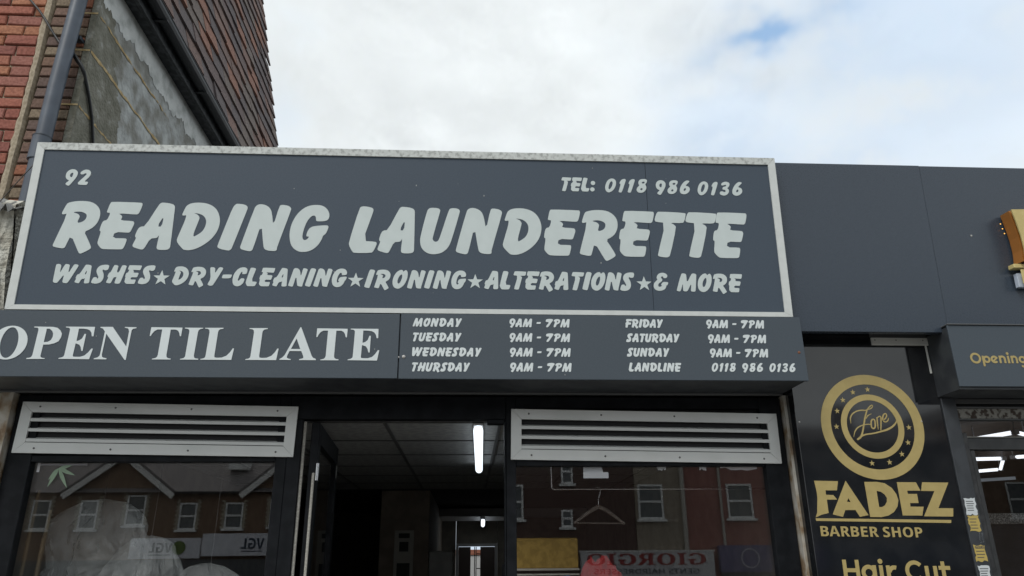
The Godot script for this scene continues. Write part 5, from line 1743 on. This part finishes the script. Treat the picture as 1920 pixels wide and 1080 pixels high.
# ---------- cables, papers, corbel, leaf sticker ----------
func small_things() -> void:
	var black := flat("cable_black", L(.012, .014, .016), 0.5)
	var cb := thing("black_cable", Vector3(-2.56, 4.7, 0.05), "pair of black cables leaving the drain pipe and sagging down the flank wall", "cable")
	var o := -cb.position
	for k in 2:
		var d := Vector3(0.004 * k, 0.012 * k, 0.016 * k)
		part(cb, "strand", tube_mesh([Vector3(-2.60, 4.74, 0.045) + o + d, Vector3(-2.56, 4.69, 0.04) + o + d, Vector3(-2.50, 4.61, 0.035) + o + d, Vector3(-2.478, 4.56, 0.02) + o + d, Vector3(-2.476, 4.45, -0.08) + o + d, Vector3(-2.476, 4.35, -0.16) + o + d, Vector3(-2.476, 4.15, -0.26) + o + d, Vector3(-2.476, 3.9, -0.34) + o + d], 0.009, 8), black)
	solo("thin_cable", tube_mesh([Vector3(-2.95, 5.16, 0.025), Vector3(-2.86, 5.06, 0.03), Vector3(-2.80, 4.98, 0.034), Vector3(-2.74, 4.89, 0.03), Vector3(-2.69, 4.82, 0.02), Vector3(-2.665, 4.79, 0.04)], 0.0075, 8), black, Vector3.ZERO, "dark cable crossing the red bricks left of the drain pipe", "cable")
	solo("thin_wire", tube_mesh([Vector3(-2.80, 3.36, 0.24), Vector3(-2.66, 3.49, 0.27), Vector3(-2.55, 3.625, 0.31), Vector3(-2.40, 3.80, 0.36)], 0.003, 6), flat("wire_grey", L(.10, .09, .08), 0.7), Vector3.ZERO, "thin wire slanting up to the left rim of the big sign", "wire")
	# old plaster corbel left of the sign
	var c := thing("plaster_corbel", Vector3(-2.66, 2.52, 0.0), "crumbling pale plaster corbel at the left edge of the big sign", "corbel")
	var plaster := grainy("old_plaster", [L(.14, .125, .10), L(.36, .345, .29), L(.50, .49, .43), L(.58, .58, .53)], [0.2, 0.3, 0.45, 0.75], 0.9, 0.95, 181, 0.014, 0.0, 5.0)
	var prof := PackedVector2Array()
	for v: Array in [[0.0, 0.0], [0.10, 0.0], [0.12, 0.10], [0.10, 0.22], [0.12, 0.34], [0.17, 0.46], [0.22, 0.60], [0.235, 0.75], [0.225, 0.86], [0.245, 0.93], [0.27, 0.96], [0.27, 1.0], [0.20, 1.055], [0.0, 1.06]]:
		prof.append(Vector2(v[0], v[1]))
	var s := Shape.new()
	var n := FastNoiseLite.new()
	n.seed = 3
	n.frequency = 6.0
	var cuts := 10
	for i in cuts:  # swept across x in slices whose edge crumbles
		var xa := -0.12 + 0.235 * i / cuts
		var xb := -0.12 + 0.235 * (i + 1) / cuts
		for k in prof.size() - 1:
			var f := func(x: float, p: Vector2) -> Vector3:
				var w := 1.0 + 0.12 * n.get_noise_3d(x * 3.0, p.y * 2.0, 0.0)
				return Vector3(x, p.y, p.x * w + 0.001)
			s.quad(f.call(xa, prof[k]), f.call(xb, prof[k]), f.call(xb, prof[k + 1]), f.call(xa, prof[k + 1]))
	for side: float in [-0.12, 0.115]:
		for k in range(1, prof.size() - 1):
			var a := Vector3(side, prof[0].y, 0.001)
			var p := Vector3(side, prof[k].y, prof[k].x)
			var q := Vector3(side, prof[k + 1].y, prof[k + 1].x)
			if side > 0:
				s.tri(a, q, p)
			else:
				s.tri(a, p, q)
	part(c, "bracket", s.done(), plaster)
	part(c, "lead_cap", lead_cap(), grainy("lead", [L(.20, .20, .19), L(.32, .325, .32), L(.10, .10, .10)], [0.3, 0.55, 0.8], 2.0, 0.7, 182, 0.02))
	# pilaster under it
	var pil := thing("cream_pilaster", Vector3(-2.63, 0.0, 0.0), "cream painted pilaster at the far left below the shutter box", "pilaster")
	bar(pil, "shaft", Vector3(-0.16, 0.005, -0.02), Vector3(0.098, 2.505, 0.03), grainy("cream_paint", [L(.46, .43, .34), L(.55, .52, .43)], [0.3, 0.7], 1.2, 0.6, 183))
	# cables beside the barber's shutter box
	for d: Array in [[[Vector3(2.742, 2.893, 0.06), Vector3(2.722, 2.885, 0.075), Vector3(2.716, 2.82, 0.08), Vector3(2.724, 2.75, 0.075), Vector3(2.722, 2.69, 0.05), Vector3(2.718, 2.65, 0.012)], "thin cable looping beside the barber's shutter box, nearer the panel", "cable_grey", 0.0035],
		[[Vector3(2.742, 2.893, 0.10), Vector3(2.724, 2.88, 0.12), Vector3(2.720, 2.80, 0.14), Vector3(2.724, 2.74, 0.135), Vector3(2.722, 2.68, 0.07), Vector3(2.719, 2.645, 0.02)], "brown cable looping on the end of the barber's shutter box", "cable_brown", 0.0035]]:
		solo("loop_cable", tube_mesh(d[0], d[3], 8), flat(d[2], L(.10, .10, .10) if d[2] == "cable_grey" else L(.20, .13, .08), 0.6), Vector3.ZERO, d[1], "cable")
	# papers on the right pane
	var paper := flat("window_paper", L(.50, .52, .55), 0.7)
	var note := PackedVector2Array([Vector2(0.635, 2.053), Vector2(0.775, 2.053), Vector2(0.775, 2.085), Vector2(0.746, 2.086), Vector2(0.739, 2.113), Vector2(0.636, 2.113)])
	solo("window_note", plate([note], 0.0008), paper, Vector3(0, 0, -0.0372), "torn white note stuck at the top of the right window", "paper")
	for d: Array in [[1.05, 1.10, 5, "torn paper strip at the top middle of the right window"], [1.29, 1.33, 6, "small torn paper scrap at the top right of the right window"], [1.41, 1.62, 7, "longest torn paper strip at the right window's top right corner"]]:
		var r := RandomNumberGenerator.new()
		r.seed = d[2]
		var poly := PackedVector2Array([Vector2(d[0], 2.1135), Vector2(d[1], 2.1135)])
		for i in 8:
			poly.append(Vector2(lerpf(d[1], d[0], i / 7.0), 2.110 - r.randf_range(0.0, 0.018)))
		poly.reverse()
		solo("paper_scrap", plate([poly], 0.0008), paper, Vector3(0, 0, -0.0372), d[3], "paper", "torn paper left on the right window")
	# bamboo leaf sticker
	var leaf := flat("leaf_green", L(.20, .30, .20), 0.6)
	var t := thing("leaf_sticker", Vector3(-2.19, 2.111, -0.0372), "pale green bamboo leaf sticker in the top corner of the left window", "sticker")
	for d: Array in [[-0.043, -0.062], [-0.041, -0.099], [0.063, -0.105], [0.093, -0.038], [0.068, 0.015]]:
		var tip := Vector2(d[0], d[1])
		var nn := tip.orthogonal().normalized()
		var poly := PackedVector2Array()
		for i in 9:
			var f := i / 8.0
			poly.append(tip * f + nn * sin(PI * pow(f, 0.75)) * 0.010)
		for i in range(7, 0, -1):
			var f := i / 8.0
			poly.append(tip * f - nn * sin(PI * pow(f, 0.75)) * 0.009)
		if Geometry2D.is_polygon_clockwise(poly):
			poly.reverse()
		part(t, "leaf", plate([poly], 0.0006 + 0.0002 * (d[0] + 0.1)), leaf, Vector3(0, 0, 0.0003 * (d[0] + d[1])))
	bar(t, "tape", Vector3(-0.098, 0.014, -0.0005), Vector3(0.145, 0.024, 0.0002), flat("tape_dim", L(.22, .22, .24), 0.5), 0.0001)
	bar(t, "tape", Vector3(-0.112, -0.02, -0.0005), Vector3(-0.098, 0.028, 0.0003), flat("tape_pale", L(.5, .5, .52), 0.5), 0.0001)


func lead_cap() -> ArrayMesh:
	var n := FastNoiseLite.new()
	n.seed = 8
	n.frequency = 7.0
	var s := Shape.new()
	var grid := []
	for i in 13:
		var row := []
		for j in 9:
			var u := i / 12.0
			var v := j / 8.0
			var x := lerpf(-0.14, 0.13, u)
			var z := lerpf(0.0, 0.31, v)
			var y := 1.075 + 0.02 * n.get_noise_2d(x * 2.0, z * 2.0) - 0.10 * pow(v, 4.0) * (1.0 + n.get_noise_1d(x * 4.0)) - 0.05 * pow(u, 6.0)
			row.append(Vector3(x, y, z))
		grid.append(row)
	for i in 12:
		for j in 8:
			s.quad(grid[i][j + 1], grid[i + 1][j + 1], grid[i + 1][j], grid[i][j])
			var d := Vector3(0, -0.004, 0)
			s.quad(grid[i][j] + d, grid[i + 1][j] + d, grid[i + 1][j + 1] + d, grid[i][j + 1] + d)
	return s.done()
